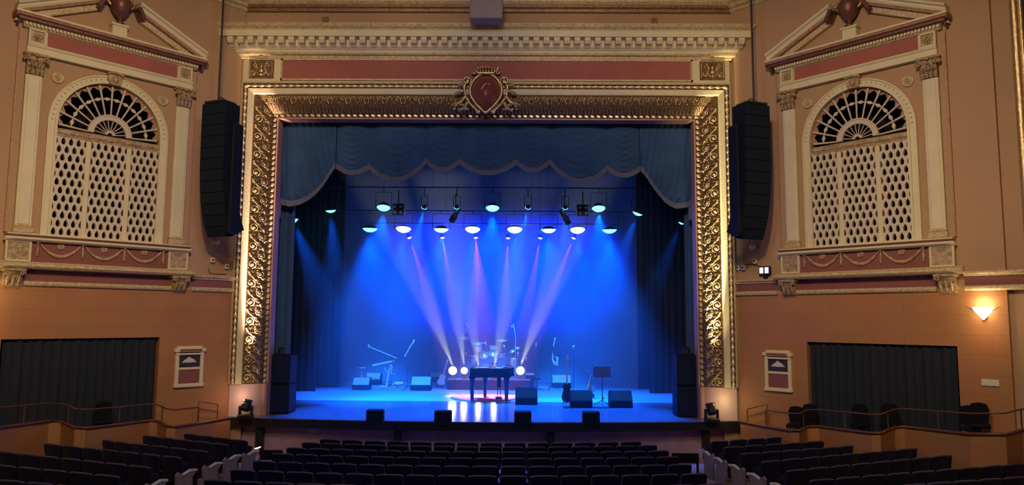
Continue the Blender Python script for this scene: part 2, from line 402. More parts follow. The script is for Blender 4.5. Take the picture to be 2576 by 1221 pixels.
# ---- entablature above the frame
en = thing('entablature', 'cream entablature with a long brick red frieze over the gilded stage frame', 'entablature', (0, 0, 11.17))
EZ = 11.17
b = MB(); b.box((FX, .0, .45), (14.9, .12, .90)); part('frieze_ground', b, 'cream', en)
b = MB(); b.box((-.03, -.08, .375), (12.45, .05, .57)); part('frieze_panel', b, 'red', en)
b = MB()
for z in (.06, .69): b.box((-.03, -.09, z), (12.6, .07, .05))
for x in (-6.30, 6.24): b.box((x, -.09, .375), (.05, .07, .68))
part('panel_moulding', b, 'creamgold', en)
for sx in (-6.93, 6.87):
    bb = MB(); bb.box((sx, -.075, .39), (.76, .03, .58)); sq = part('corner_square', bb, 'goldback', en)
    b = MB(); fn = lambda u, w, h: (sx+u, -.10-h, .39+w)
    for k in (-1, 1):
        stroke(b, [(k*x, y) for x, y in spiral(.2, .1, .01, .09, 1.3, pi)], fn, .02, .015)
        stroke(b, [(k*x, y) for x, y in spiral(.22, -.13, .01, .08, 1.3, 0)], fn, .02, .015)
        stroke(b, [(k*.05, -.2), (k*.16, -.1), (k*.1, .05), (k*.2, .22)], fn, .02, .02)
        stroke(b, [(k*.33, -.24), (k*.34, 0), (k*.33, .24)], fn, .015, .015)
    b.ball((sx, -.12, .33), .085, 6, (1, .6, .8)); b.ball((sx, -.12, .46), .05, 6, (1, .6, 1.6)); b.ball((sx, -.12, .22), .04, 6)
    part('gilt_vase_relief', b, 'gold', sq)
co = thing('stage_cornice', 'deep cream cornice with a row of brackets across the top of the stage opening', 'cornice', (0, 0, 12.0))
def cprof(b, pr):                                 # mitred cornice run with returns into the wall
    n = len(pr); P = []
    for sx in (-1, 1):
        for p_, z in pr: P.append((FX+sx*(7.42+p_), -p_, z))
    fs = [(i, i+1, n+i+1, n+i) for i in range(n-1)]
    b.add(P, fs)
    for k, sx in ((0, -1), (n, 1)):
        vs = [P[k+i] for i in range(n)]+[(P[k+i][0], .06, P[k+i][2]) for i in range(n)]
        b.add(vs, [(i, i+1, n+i+1, n+i) for i in range(n-1)])
b = MB(); cprof(b, [(.06, -.12), (.10, -.10), (.12, -.03), (.20, .0), (.22, .06)]); part('gilt_bed_line', b, 'creamgold', co)
b = MB(); cprof(b, [(.22, .06), (.22, .10), (.30, .17), (.33, .2), (.33, .42)]); part('bed_moulding', b, 'cream', co)
b = MB(); cprof(b, [(.33, .40), (.60, .42), (.60, .60), (.62, .62)]); part('corona', b, 'cream', co)
b = MB(); cprof(b, [(.62, .62), (.60, .66), (.66, .70), (.70, .78), (.70, .80), (-.06, .80)]); part('top_gilt_moulding', b, 'creamgold', co)
mb0 = MB(); mb0.xprism([(-.32, .41), (-.58, .41), (-.58, .33), (-.52, .24), (-.40, .22), (-.32, .17)], -.085, .085)
mo = part('bracket_block', mb0, 'cream', co, loc=(-7.75, 0, 0))
for i in range(1, 51):
    c = mo.copy(); COL.objects.link(c); c.location = (-7.75+i*.308, 0, 0)

# ---- gilded frame
fr = thing('proscenium_frame', 'huge carved gilded picture frame around the stage opening', 'frame', (0, 0, FZB))
def path_pts(w): return [(-FO+FX+w, FZB), (-FO+FX+w, FZT-w), (FO+FX-w, FZT-w), (FO+FX-w, FZB)]
def fband(pr, name, m_, lab=None):                # pr: (w, y)
    b = MB(); n = len(pr); vs = []
    for w, y in pr:
        for x, z in path_pts(w): vs.append((x, y, z-FZB))
    b.add(vs, [(i*4+k, i*4+k+1, i*4+4+k+1, i*4+4+k) for i in range(n-1) for k in range(3)], False)
    return part(name, b, m_, fr, lab)
fband([(0, .08), (0, -.07), (.05, -.08), (.06, -.06)], 'outer_edge', 'creamgold')
fband([(.06, -.06), (.08, -.03), (.19, -.03), (.20, -.06)], 'outer_channel', 'goldback')
fband([(.20, -.06), (.22, -.08), (.36, -.06), (.385, -.04), (.39, .0)], 'cream_fascia', 'cream')
def cove(w): 
    t = max(0, min(1, (w-.39)/.51)); return .0+.36*(1-math.sqrt(max(0, 1-t*t*.93)))**.75 if t > 0 else 0
fband([(.39+.51*i/10, cove(.39+.51*i/10)) for i in range(11)], 'carved_cove', 'goldback')
yc = cove(.9)
fband([(.90, yc), (.91, yc+.02), (1.0, yc+.06), (1.01, yc+.06)], 'rope_channel', 'goldback')
fband([(1.01, yc+.06), (1.02, yc+.02), (1.06, yc+.02), (1.06, .75)], 'inner_lip', 'lip')
def jl(u, w, h): return (-FO+FX+.39+w, cove(.39+w)-h, u-FZB)
def jr(u, w, h): return (FO+FX-.39-w, cove(.39+w)-h, u-FZB)
def hd(u, w, h): return (u, cove(.39+w)-h, FZT-.39-w-FZB)
H = FZT-.39-FZB; nj = 15; L = (H-.35)/nj
for fn, nm in ((jl, 'left'), (jr, 'right')):
    b = MB()
    for i in range(nj): scrollunit(b, fn, FZB+.02+i*L, L, .50, 1)
    for i in range(nj*2):
        u = FZB+.05+i*L/2
        for a in (.5, 1.6, 2.6): stroke(b, leafstroke(u, .40, a, .10, .5, 3), fn, .022, .006, n=4)
    part('jamb_scrollwork', b, 'gold', fr)
b = MB(); nh = 24; xl = -FO+FX+.75; Lh = (2*FO-1.5)/nh
for i in range(nh):
    u0 = xl+i*Lh; k = Lh/.56
    for sg in (-1, 1):
        g = lambda u, w, h, sg=sg: hd(u0+Lh/2+sg*u, w, h)
        stroke(b, spiral(.15*k, .10, .01, .075, 1.3, 0, 1, 16), g, .024, .014)
        stroke(b, [(.03, .05), (.07, .12), (.08, .2), (.04, .26)], g, .02, .03)
        stroke(b, [(.26*k, .04), (.22*k, .14), (.24*k, .22)], g, .016, .012)
        for j in range(3): stroke(b, leafstroke((.05+.09*j)*k, .30, 1.2+.3*j, .10, .3, 3), g, .02, .008, n=4)
    blob(b, u0+Lh/2, .12, hd, .035); blob(b, u0, .24, hd, .035)
    for j in range(5): stroke(b, leafstroke(u0+Lh*(j+.5)/5, .50, -pi/2-.3, .13, .6, 3), hd, .030, .010, n=4)
part('head_scrollwork', b, 'gold', fr)
b = MB()
for z in range(int((H+.39-1.0)/.17)+1):
    for sg in (-1, 1):
        x = FX+sg*(FO-.955); b.box((x, yc+.035, .06+z*.17), (.085, .07, .115), Matrix.Rotation(-sg*.35, 3, 'Y'), .015)
nx = int((2*FO-1.9)/.187)
for i in range(nx+1):
    b.box((FX-FO+.98+i*(2*FO-1.96)/nx, yc+.035, FZT-.955-FZB), (.125, .07, .085), Matrix.Rotation(.35, 3, 'Y'), .015)
part('rope_moulding', b, 'ropegold', fr)
b = MB()
def bead(p0, p1):
    p0, p1 = Vector(p0), Vector(p1); k = int((p1-p0).length/.045); b.tube([p0+(p1-p0)*i/k for i in range(k+1)], [.046+.014*sin(i*1.3) for i in range(k+1)], 6)
zz = FZT-.13-FZB
bead((FX-FO+.13, -.05, 0), (FX-FO+.13, -.05, zz)); bead((FX+FO-.13, -.05, 0), (FX+FO-.13, -.05, zz)); bead((FX-FO+.13, -.05, zz), (FX+FO-.13, -.05, zz))
part('outer_bead', b, 'ropegold', fr)

# ---- plinths under the jambs
for s in (-1, 1):
    t = thing('jamb_plinth', 'smooth pale pink coved plinth below the %s side of the gilded frame' % SN(s), 'plinth', (s*6.98+FX, 0, SZ), 0, 'plinths under the gilded frame')
    b = MB(); pr = [(.03, -.02), (.36, -.02)]+[(.39+.51*i/10, cove(.39+.51*i/10)) for i in range(11)]
    vs = [(s*(.5-w), y, z) for z in (0, .935) for w, y in pr]; n = len(pr)
    b.add(vs, [(i, i+1, n+i+1, n+i) for i in range(n-1)], True)
    b.add([(s*.47, .06, 0), (s*.47, -.02, 0), (s*.47, -.02, .935), (s*.47, .06, .935)], [(0, 1, 2, 3)])
    part('coved_block', b, 'plinth', t)
    b = MB(); b.box((-s*.47, .28, .47), (.1, .2, .93)); b.box((-s*.53, .42, .47), (.05, .4, .93)); part('inner_post', b, 'lip', t)

# ---- crest over the centre
cp = onY(1222, 235, -.25); kx = 20.0
cr = thing('stage_crest', 'maroon shield with gilded rim, crown and scrolls over the centre of the gilded frame', 'crest', (cp.x, -.12, cp.z))
def sh(a):                                        # shield outline, radius by angle
    x = .44*cos(a); z = .50*sin(a)
    if z < 0: x *= max(0, 1-(-z/.62)**1.7*.95); z *= 1.15
    return x, z+.05
b = MB(); nA, nR = 36, 7
vs = []
for j in range(nR+1):
    r = j/nR
    for i in range(nA):
        x, z = sh(2*pi*i/nA); vs.append((x*r, -.12-.22*(1-r*r)+.03*sin(z*r*6), .05+(z-.05)*r))
b.add(vs, [(j*nA+i, j*nA+(i+1) % nA, (j+1)*nA+(i+1) % nA, (j+1)*nA+i) for j in range(nR) for i in range(nA)], True)
part('shield', b, 'maroon', cr)
b = MB(); P = [(sh(2*pi*i/nA)[0]*1.1, -.10, sh(2*pi*i/nA)[1]*1.12) for i in range(nA+1)]; b.tube(P, .05, 6)
b.box((0, -.02, 0), (.8, .16, .9), None, .2)
part('gilt_rim', b, 'gold', cr)
b = MB(); g = lambda u, w, h: (u, -.10-h, w)
for k in (-1, 1):
    stroke(b, [(k*x, y) for x, y in spiral(.58, .38, .02, .15, 1.4, pi/2)], g, .045, .03, .05)
    stroke(b, [(k*.52, .5), (k*.66, .2), (k*.62, -.1), (k*.45, -.35), (k*.22, -.58)], g, .05, .04, .02)
    stroke(b, [(k*x, y) for x, y in spiral(.22, -.56, .01, .07, 1.2, 0)], g, .03, .02, .03)
    stroke(b, [(k*x, y) for x, y in spiral(.36, .66, .01, .07, 1.3, -pi/2)], g, .035, .02, .06)
    for a, l, x, y in ((-.2, .24, .62, .1), (.3, .2, .66, .25), (-.7, .28, .6, -.1), (-.4, .28, .72, -.25), (0, .2, .85, -.32), (-1.0, .26, .55, -.28), (.1, .18, .78, .0), (.5, .2, .6, -.4), (-.2, .22, .62, -.45)):
        stroke(b, [(k*u, w) for u, w in leafstroke(x, y, a, l, -.7)], g, .075, .03, .01)
    for j in range(4): b.ball((k*(.55+.13*j), -.1, -.48), .05, 5, (1.2, .8, .8))
part('side_scrolls', b, 'gold', cr)
b = MB()
for i in range(7):
    x = -.24+.08*i; b.ball((x, -.2, .74+.05*cos(x*5)), .05, 6); b.tube([(x, -.15, .60), (x*1.1, -.18, .72)], .03, 5)
b.box((0, -.12, .62), (.56, .14, .09), None, .03); b.tube([(-.3, -.16, .66), (-.36, -.2, .76)], .04, 6); b.tube([(.3, -.16, .66), (.38, -.2, .80)], .04, 6)
part('crown', b, 'gold', cr)
b = MB(); g2 = lambda u, w, h: (u, -.31-h, w)
stroke(b, [(-.13, .06), (-.08, .14), (.0, .23), (.09, .24), (.14, .18)], g2, .035, .02); part('shield_emblem', b, 'gold', cr)

# ================================================================== WINDOWS with organ lattice
def fluted(b, x, z0, z1, w=.37, d=.10):
    b.box((x, -d/2, (z0+z1)/2), (w, d, z1-z0), None, .02)
    b.box((x, -d/2-.02, (z0+z1)/2), (w-.1, d, z1-z0-.1), None, .02)
def make_window(s):
    w = thing('organ_grille', 'cream arched organ window with pierced lattice and broken pediment on the left splay wall' if s < 0 else 'cream arched organ window with pierced lattice and broken pediment on the right splay wall', 'organ grille', SW(s, TC, 0, 4.7), RZ[s], 'arched organ windows beside the stage')
    o = -4.7
    for k in (-1, 1):
        b = MB(); fluted(b, k*1.86, 6.15+o, 9.98+o); pl = part('pilaster', b, 'cream', w)
        b = MB(); b.box((k*1.86, -.09, 6.06+o), (.46, .18, .17), None, .03); b.box((k*1.86, -.08, 6.17+o), (.42, .15, .06), None, .02); part('pilaster_base', b, 'creamgold', pl)
        b = MB()                                   # corinthian capital
        b.xprism([(0, 9.98+o), (-.12, 9.98+o), (-.13, 10.2+o), (-.2, 10.42+o), (0, 10.42+o)], k*1.86-.17, k*1.86+.17)
        b.box((k*1.86, -.13, 10.46+o), (.56, .27, .07), None, .02)
        for r_, (zz, nn, ll) in enumerate(((9.98, 4, .18), (10.1, 3, .22))):
            for i in range(nn):
                x = k*1.86-.15+.30*i/(nn-1) if nn > 1 else k*1.86
                b.tube([(x, -.13, zz+o), (x, -.17, zz+ll*.6+o), (x, -.22, zz+ll+o), (x, -.27, zz+ll*.9+o)], [.05, .055, .04, .015], 6, flat=.5)
        for q in (-1, 1):
            P = [(k*1.86+q*(.21+.0)+q*y_, -.24, 10.34+x_+o) for x_, y_ in spiral(0, 0, .01, .075, 1.4, 0)]; b.tube(P, .022, 5)
            b.tube([(k*1.86+q*.05, -.16, 10.15+o), (k*1.86+q*.12, -.2, 10.3+o), (k*1.86+q*.2, -.24, 10.42+o)], .03, 5)
        b.ball((k*1.86, -.26, 10.44+o), .05, 6)
        part('capital', b, 'ornam', pl)
    # architrave, frieze, corner squares
    b = MB(); b.xprism([(0, 10.5+o), (-.16, 10.5+o), (-.16, 10.66+o), (-.19, 10.68+o), (-.21, 10.73+o), (-.1, 10.75+o), (0, 10.75+o)], -2.07, 2.07)
    b.box((0, -.05, 10.93+o), (4.1, .1, .40)); part('architrave', b, 'cream', w)
    b = MB(); b.box((0, -.11, 10.94+o), (3.26, .03, .33)); part('frieze_panel', b, 'red', w)
    for k in (-1, 1):
        b = MB()
        for dx, dz, sx, sz in ((-.17, 0, .05, .38), (.17, 0, .05, .38), (0, .17, .38, .05), (0, -.17, .38, .05)): b.box((k*1.86+dx, -.13, 10.94+dz+o), (sx, .06, sz), None, .01)
        sq = part('corner_block', b, 'cream', w)
        b = MB(); b.box((k*1.86, -.105, 10.94+o), (.3, .02, .3)); 
        for i in range(6): q = i*pi/3; b.ball((k*1.86+.07*cos(q), -.12, 10.94+.07*sin(q)+o), .04, 5)
        b.ball((k*1.86, -.14, 10.94+o), .04, 5); part('rosette_relief', b, 'ornam', sq)
    # cornice
    def run(pr, name, m_, ex=0):
        b = MB(); n = len(pr); P = []
        for sx in (-1, 1):
            for p_, z in pr: P.append((sx*(2.02+p_*ex), -p_, z+o))
        b.add(P, [(i, i+1, n+i+1, n+i) for i in range(n-1)])
        for k0, sx in ((0, -1), (n, 1)):
            b.add([P[k0+i] for i in range(n)]+[(P[k0+i][0], 0, P[k0+i][2]) for i in range(n)], [(i, i+1, n+i+1, n+i) for i in range(n-1)])
        return part(name, b, m_, w)
    run([(.06, 11.10), (.14, 11.13), (.16, 11.15), (.16, 11.24), (.2, 11.26)], 'bed_moulding', 'creamgold', 1)
    run([(.2, 11.26), (.30, 11.27), (.31, 11.33), (.36, 11.35)], 'corona', 'bronze', 1)
    run([(.34, 11.35), (.36, 11.40), (.38, 11.42)], 'red_cyma', 'redgold', 1)
    run([(.38, 11.42), (.38, 11.47), (-.0, 11.50)], 'cornice_top', 'cream', 1)
    for k in (-1, 1):
        b = MB(); b.box((k*2.37, -.17, 11.39+o), (.06, .36, .17), None, .01); b.box((k*2.30, -.12, 11.22+o), (.04, .24, .16), None, .01); part('shaded_return', b, 'bronze', w)  # cornice end faces, their shade put into the dark bronze colour
    b = MB()
    for i in range(52): b.box((-2.14+.084*i, -.20, 11.205+o), (.05, .08, .07))
    part('dentil_course', b, 'cream', w)
    for k in (-1, 1):                               # raking cornices of the broken pediment
        b = MB(); ang = math.atan2(.92, 1.98); R = Matrix.Rotation(-k*ang if k > 0 else ang, 3, 'Y')
        Lr = 2.18
        def rk(bb, pr, m__, nm, x_in=0.):
            n = len(pr); vs = []
            for e in (0, 1):
                for p_, z in pr:
                    d = e*(Lr-x_in) + (.06 if not e else 0)
                    vs.append((k*(2.42-d*cos(ang)-z*sin(ang)*0), -p_, 11.46+o+d*sin(ang)+z/cos(ang)))
            bb.add(vs, [(i, (i+1) % n, (i+1) % n+n, i+n) for i in range(n)]+[tuple(range(n)), tuple(range(2*n-1, n-1, -1))])
            return part(nm, bb, m__, w)
        rc = rk(MB(), [(0, -.02), (.30, -.02), (.33, .03), (.33, .07), (.40, .10), (.42, .15), (0, .17)], 'cream', 'raking_cornice')
        rk(MB(), [(0, -.09), (.27, -.09), (.30, -.02), (0, -.02)], 'redgold', 'raking_soffit')
        rk(MB(), [(0, -.24), (.15, -.24), (.17, -.1), (0, -.09)], 'creamgold', 'raking_bed_moulding', .12)
        b = MB(); b.box((k*.50, -.2, 12.25+o), (.10, .42, .34), R, .02); part('raking_end_block', b, 'bronze', w)
    b = MB(); b.box((0, -.14, 11.62+o), (.38, .26, .28), None, .02); b.box((0, -.14, 11.79+o), (.46, .32, .07), None, .02); pd = part('urn_pedestal', b, 'cream', w)
    b = MB(); b.lathe([(.11, 11.83), (.12, 11.86), (.05, 11.92), (.05, 11.97), (.15, 12.06), (.24, 12.22), (.27, 12.38), (.25, 12.50), (.17, 12.58), (.16, 12.64), (.24, 12.70), (.2, 12.74), (.10, 12.82), (.04, 12.9), (.001, 12.94)], (0, -.2, o), 20)
    un = part('urn', b, 'bronze', w)
    for k in (-1, 1):
        b = MB(); b.tube([(k*.24, -.2, 12.3+o), (k*.34, -.2, 12.4+o), (k*.36, -.2, 12.52+o), (k*.28, -.2, 12.56+o)], .035, 6); b.ball((k*.33, -.25, 12.45+o), .05, 6); part('urn_handle', b, 'gold', un)
    # spandrel rosettes
    for k in (-1, 1): part('spandrel_rosette', rosettemb(.15), 'creamgold', w, loc=(k*1.32, -.01, 10.05+o))
    # arch trim
    b = MB(); b.ring(1.27, 1.33, -.10, .04, 0, pi, 0, Z_SP+o); b.ring(1.33, 1.45, -.06, 0, 0, pi, 0, Z_SP+o); b.ring(1.45, 1.49, -.09, 0, 0, pi, 0, Z_SP+o)
    for k in (-1, 1):
        b.box((k*1.30, -.03, (Z_SILL+Z_SP)/2+o), (.06, .14, Z_SP-Z_SILL)); b.box((k*1.39, -.03, (Z_SILL+Z_SP)/2+o), (.12, .06, Z_SP-Z_SILL)); b.box((k*1.47, -.045, (Z_SILL+Z_SP)/2+o), (.04, .09, Z_SP-Z_SILL))
    for i in range(34):
        q = pi*(i+.5)/34; b.ball((1.39*cos(q), -.07, Z_SP+1.39*sin(q)+o), .03, 4)
    part('arch_surround', b, 'cream', w)
    b = MB(); b.prism([(-.14, 10.15+o), (.14, 10.15+o), (.2, 10.46+o), (-.2, 10.46+o)], -.16, 0); b.tube([(-.2, -.17, 10.44+o), (0, -.2, 10.47+o), (.2, -.17, 10.44+o)], .035, 6)
    b.ball((0, -.18, 10.3+o), .08, 6, (1, .6, 1.3)); part('keystone', b, 'ornam', w)
    # transom and fanlight
    b = MB(); b.xprism([(.02, 8.52+o), (-.02, 8.54+o), (-.03, 8.60+o), (-.06, 8.64+o), (-.06, 8.72+o), (-.02, 8.76+o), (.10, 8.76+o), (.10, 8.52+o)], -1.28, 1.28); part('transom', b, 'ornam', w)
    b = MB(); zc = 8.80+o
    b.ring(.40, .52, -.02, .06, 0, pi, 0, zc, 24); b.ring(.52, .55, -.04, .06, 0, pi, 0, zc, 24); b.ring(.06, .12, -.02, .05, 0, pi, 0, zc, 12)
    for i in range(10):
        q = pi*(i+.5)/10; b.tube([(.1*cos(q), .02, zc+.1*sin(q)), (.42*cos(q), .02, zc+.42*sin(q))], .014, 5)
    nsp = 12
    for i in range(nsp+1):
        q = pi*(i+.08)/(nsp+.16); e = 1.26 if i not in (0, nsp) else 1.22
        b.tube([(.5*cos(q), .02, zc+.5*sin(q)), (e*cos(q), .02, zc+.04+e*sin(q)*1.04)], [.022, .034], 6)
    for i in range(nsp):
        q = pi*(i+.58)/(nsp+.16); r = .93; c_ = Vector((r*cos(q), .02, zc+.03+r*sin(q)*1.02)); e1 = Vector((cos(q), 0, sin(q))); e2 = Vector((-sin(q), 0, cos(q)))
        dm = [c_+e2*.115, c_+e1*.05, c_-e2*.115, c_-e1*.05]; b.add([p+Vector((0, -.015, 0)) for p in dm]+[p+Vector((0, .03, 0)) for p in dm], [(0, 1, 2, 3), (7, 6, 5, 4)]+[(j, (j+1) % 4, (j+1) % 4+4, j+4) for j in range(4)])
    part('fanlight_bars', b, 'lattice', w)
    b = MB(); b.box((0, 1.8, 0), (.001, .001, .001)); b = MB()
    pts = []
    for i in range(nsp):
        for j in range(8):
            q = pi*(i+j/8)/nsp; r = 1.21-.10*abs(math.cos(pi*j/8))**1.5 if True else 0; pts.append((r*cos(q), Z_SP+o+r*sin(q)))
    pts.append((-1.11, Z_SP+o)); n = len(pts); vs = []
    for i, (x, z) in enumerate(pts):
        q = math.atan2(z-Z_SP-o, x); vs += [(x, .06, z), (1.31*cos(q), .06, Z_SP+o+1.31*sin(q))]
    b.add(vs, [(2*i, 2*i+1, 2*i+3, 2*i+2) for i in range(n-1)]); part('scalloped_lining', b, 'redgold', w)
    # mullions + lattice panels
    for k in (-1, 1):
        b = MB(); b.box((k*.50, .0, 7.25+o), (.13, .10, 2.56), None, .02); b.box((k*.50, -.03, 6.02+o), (.17, .14, .09), None, .02); part('mullion', b, 'cream', w)
    hole = [(0, .088), (.022, .062), (.04, .03), (.048, -.005), (.046, -.035), (.034, -.062), (.012, -.072), (-.012, -.072), (-.034, -.062), (-.046, -.035), (-.048, -.005), (-.04, .03), (-.022, .062)]
    def rb(x, z, hw, hh):
        k_ = min(hw/abs(x) if abs(x) > 1e-6 else 9e9, hh/abs(z) if abs(z) > 1e-6 else 9e9); return x*k_, z*k_
    for (xa, xb, nc) in ((-1.27, -.565, 4), (-.435, .435, 5), (.565, 1.27, 4)):
        b = MB(); cw = (xb-xa)/nc; nr = 12; ch = (8.54-6.0)/nr; cl = lambda x: max(xa, min(xb, x))
        for r in range(nr):
            zc_ = 6.0+ch*(r+.5)+o; off = .5 if r % 2 else 0
            for c_ in range(nc+(1 if off else 0)):
                xc = xa+cw*(c_+.5-off); nH = len(hole); fx = cw/.165*1.08
                hp = [(cl(xc+x*fx*.92), zc_+z*1.17) for x, z in hole]; op = []
                for x, z in hole:
                    ox, oz = rb(x*fx, z, cw/2, ch/2); op.append((cl(xc+ox), zc_+oz))
                vs = [(x, -.03, z) for x, z in hp]+[(x, -.03, z) for x, z in op]+[(x, .05, z) for x, z in hp]
                b.add(vs, [(i, (i+1) % nH, (i+1) % nH+nH, i+nH) for i in range(nH)]+[(i, (i+1) % nH, (i+1) % nH+2*nH, i+2*nH) for i in range(nH)])
                # corner fillers
                for sx in (-1, 1):
                    for sz in (-1, 1):
                        cx_, cz_ = cl(xc+sx*cw/2), zc_+sz*ch/2
                        near = sorted(op, key=lambda p: (p[0]-cx_)**2+(p[1]-cz_)**2)[:2]
                        b.add([(cx_, -.03, cz_), (near[0][0], -.03, near[0][1]), (near[1][0], -.03, near[1][1])], [(0, 1, 2)])
        b.box(((xa+xb)/2, 0, 6.0+o), (xb-xa, .08, .05))
        part('lattice_panel', b, 'lattice', w)
    # sill, swag panel, shelf, brackets
    b = MB(); b.xprism([(0, 5.94+o), (-.24, 5.95+o), (-.24, 5.90+o), (0, 5.90+o)], -2.22, 2.22); part('sill_dark_line', b, 'bronze', w)  # dark bronze strip between the two cream sill mouldings
    b = MB(); b.xprism([(0, 5.99+o), (-.22, 5.98+o), (-.22, 5.945+o), (0, 5.945+o)], -2.2, 2.2); b.xprism([(0, 5.90+o), (-.26, 5.89+o), (-.26, 5.84+o), (-.2, 5.80+o), (0, 5.79+o)], -2.24, 2.24); part('sill', b, 'cream', w)
    b = MB(); b.box((0, -.05, 5.55+o), (4.3, .10, .5)); part('swag_ground', b, 'darkred', w)
    for k in (-1, 1):
        b = MB(); b.box((k*1.93, -.12, 5.55+o), (.50, .04, .46)); bk = part('pedestal_panel', b, 'ornam', w)
        b = MB()
        for dx, dz, sx, sz in ((-.25, 0, .05, .52), (.25, 0, .05, .52), (0, .24, .52, .05), (0, -.24, .52, .05)): b.box((k*1.93+dx, -.13, 5.55+dz+o), (sx, .07, sz), None, .01)
        part('panel_border', b, 'cream', bk)
    g = lambda u, w_, h: (u, -.115-h, w_+o)
    for i in range(3):
        x0 = -1.52+i*1.013; b = MB()
        P = [(x0+.05+.913*j/16, 5.76-.30*(1-(2*j/16-1)**2)) for j in range(17)]
        k_ = len(P); b.tube([g(x, z, .0) for x, z in P], [.02+.032*sin(pi*j/16) for j in range(17)], 6); part('garland', b, 'ornam', w)
        part('medallion', rosettemb(.085), 'ornam', w, loc=(x0+.506, -.10, 5.72+o))
    for i in range(4):
        x = -1.52+i*1.013; b = MB(); b.tube([g(x, 5.80, .01), g(x, 5.68, .01), g(x, 5.58, .01), g(x, 5.44, .01)], [.02, .02, .045, .02], 6); b.ball(g(x, 5.78, .02), .04, 5); part('tassel', b, 'ornam', w)
    b = MB(); b.xprism([(0, 5.30+o), (-.12, 5.30+o), (-.16, 5.26+o), (-.30, 5.24+o), (-.33, 5.18+o), (-.28, 5.13+o), (0, 5.11+o)], -2.36, 2.36); part('shelf', b, 'creamgold', w)
    for k in (-1, 1):
        b = MB(); x = k*2.0
        b.xprism([(0, 5.12+o), (-.26, 5.12+o), (-.27, 5.05+o), (-.18, 4.95+o), (-.16, 4.85+o), (-.10, 4.72+o), (0, 4.66+o)], x-.19, x+.19)
        b.box((x, -.15, 5.08+o), (.5, .3, .07), None, .02)
        for q in (-1, 1):
            b.tube([(x+q*.17+y_*q, -.27, 5.0+x_+o) for x_, y_ in spiral(0, 0, .01, .06, 1.3, 0)], .02, 5)
        for dx in (-.12, 0, .12): b.tube([(x+dx, -.14, 4.72+o), (x+dx, -.20, 4.85+o), (x+dx, -.27, 4.95+o)], [.03, .05, .02], 5)
        part('console_bracket', b, 'ornam', w)
    # raised outer strips that frame the whole window
    for k in (-1, 1):
        b = MB(); b.box((k*2.13, -.03, 8.55+o), (.14, .06, 5.1)); ed = part('edge_strip', b, 'wall', w)
        b = MB(); b.box((k*2.22, -.03, 8.55+o), (.04, .07, 5.1)); part('edge_bead', b, 'redgold', ed)
    return w
wl = make_window(-1)
dup(wl, SW(1, TC, 0, 4.7), RZ[1], 'cream arched organ window with pierced lattice and broken pediment on the right splay wall')
# ================================================================== STAGE SHELL
def apy(x): return -.78+.78*(x/7.9)**2            # curved lip of the apron
b = MB(); xs = [-8.05+16.1*i/32 for i in range(33)]
b.zprism([(x, apy(x)) for x in xs]+[(8.05, .7), (8.05, 4.4), (-8.05, 4.4), (-8.05, .7)], SZ-.02, SZ)
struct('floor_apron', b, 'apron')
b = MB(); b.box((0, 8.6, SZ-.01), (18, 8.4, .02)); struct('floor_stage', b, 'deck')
b = MB()
b.zprism([(x, apy(x)-.02) for x in xs]+[(8.1, .7), (-8.1, .7)], SZ-.26, SZ-.021); struct('trim_stage_lip', b, 'black')
b = MB(); vs = []
for x in xs: vs += [(x, apy(x)+.35, 0), (x, apy(x)+.35, SZ-.26)]
b.add(vs, [(2*i, 2*i+2, 2*i+3, 2*i+1) for i in range(32)]); struct('wall_stage_front', b, 'stagefront')
for i, px in enumerate((640, 1000, 1385, 1785)):
    p = onY(px, 1095, -.5); b = MB(); b.box((0, 0, .41), (.20, .22, .82), None, .01); b.box((0, -.02, .04), (.26, .28, .08), None, .01)
    solo('apron_support', b, 'black', 'dark post under the stage lip, %s from the left' % ORD[i], 'post', (p.x, apy(p.x)+.22, 0), 0, 'posts under the stage lip')
p = onY(785, 1085, -.3); b = MB(); b.box((0, 0, 0), (.28, .03, .18), None, .01); solo('access_plate', b, 'wedgeface', 'small pale plate on the stage front below the left side of the stage', 'plate', (p.x, apy(p.x)+.33, p.z))
b = MB(); b.box((0, 13.0, 7.5), (20, .1, 15)); struct('wall_back', b, 'matteblk')
for s in (-1, 1):
    b = MB(); b.box((s*9.3, 6.9, 7), (.1, 12.2, 14)); struct('wall_wing_'+SN(s), b, 'matteblk')
b = MB(); b.box((0, 6.9, 13.5), (19, 12.4, .1)); struct('ceiling_stage', b, 'matteblk')

# ---- backdrop and drapes
b = MB()
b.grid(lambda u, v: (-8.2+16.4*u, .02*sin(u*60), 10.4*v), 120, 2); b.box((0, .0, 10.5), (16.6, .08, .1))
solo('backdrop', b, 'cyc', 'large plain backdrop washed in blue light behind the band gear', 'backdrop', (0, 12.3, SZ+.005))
def drape(name, w, h, m_, label, cat, loc, rz=0, folds=9, amp=.07, group=None, kind=None):
    b = MB(); N_ = folds*8
    b.grid(lambda u, v: (-w/2+w*u, amp*(sin(u*folds*2*pi)+.35*sin(u*folds*4.7+1)), h*v), N_, 2)
    b.box((0, 0, h), (w, .1, .08)); return solo(name, b, m_, label, cat, loc, rz, group)
for s in (-1, 1):
    for j, (pxi, py, lab) in enumerate(((793 if s < 0 else 1634, 985 if s < 0 else 990, 'front'), (855 if s < 0 else 1606, 975 if s < 0 else 979, 'rear'))):
        p = onZ(pxi, py, SZ); w_ = abs(p.x)
        wd = 1.9
        drape('black_drape', wd, 9.3, 'matteblk', 'black drape leg hanging at the %s of the stage, the one nearer the %s' % (('left', 'audience') if s < 0 and j == 0 else ('left', 'backdrop') if s < 0 else ('right', 'audience') if j == 0 else ('right', 'backdrop')), 'drape', (p.x+s*wd/2, p.y, SZ), 0, 7, .06, 'black drape legs beside the stage')
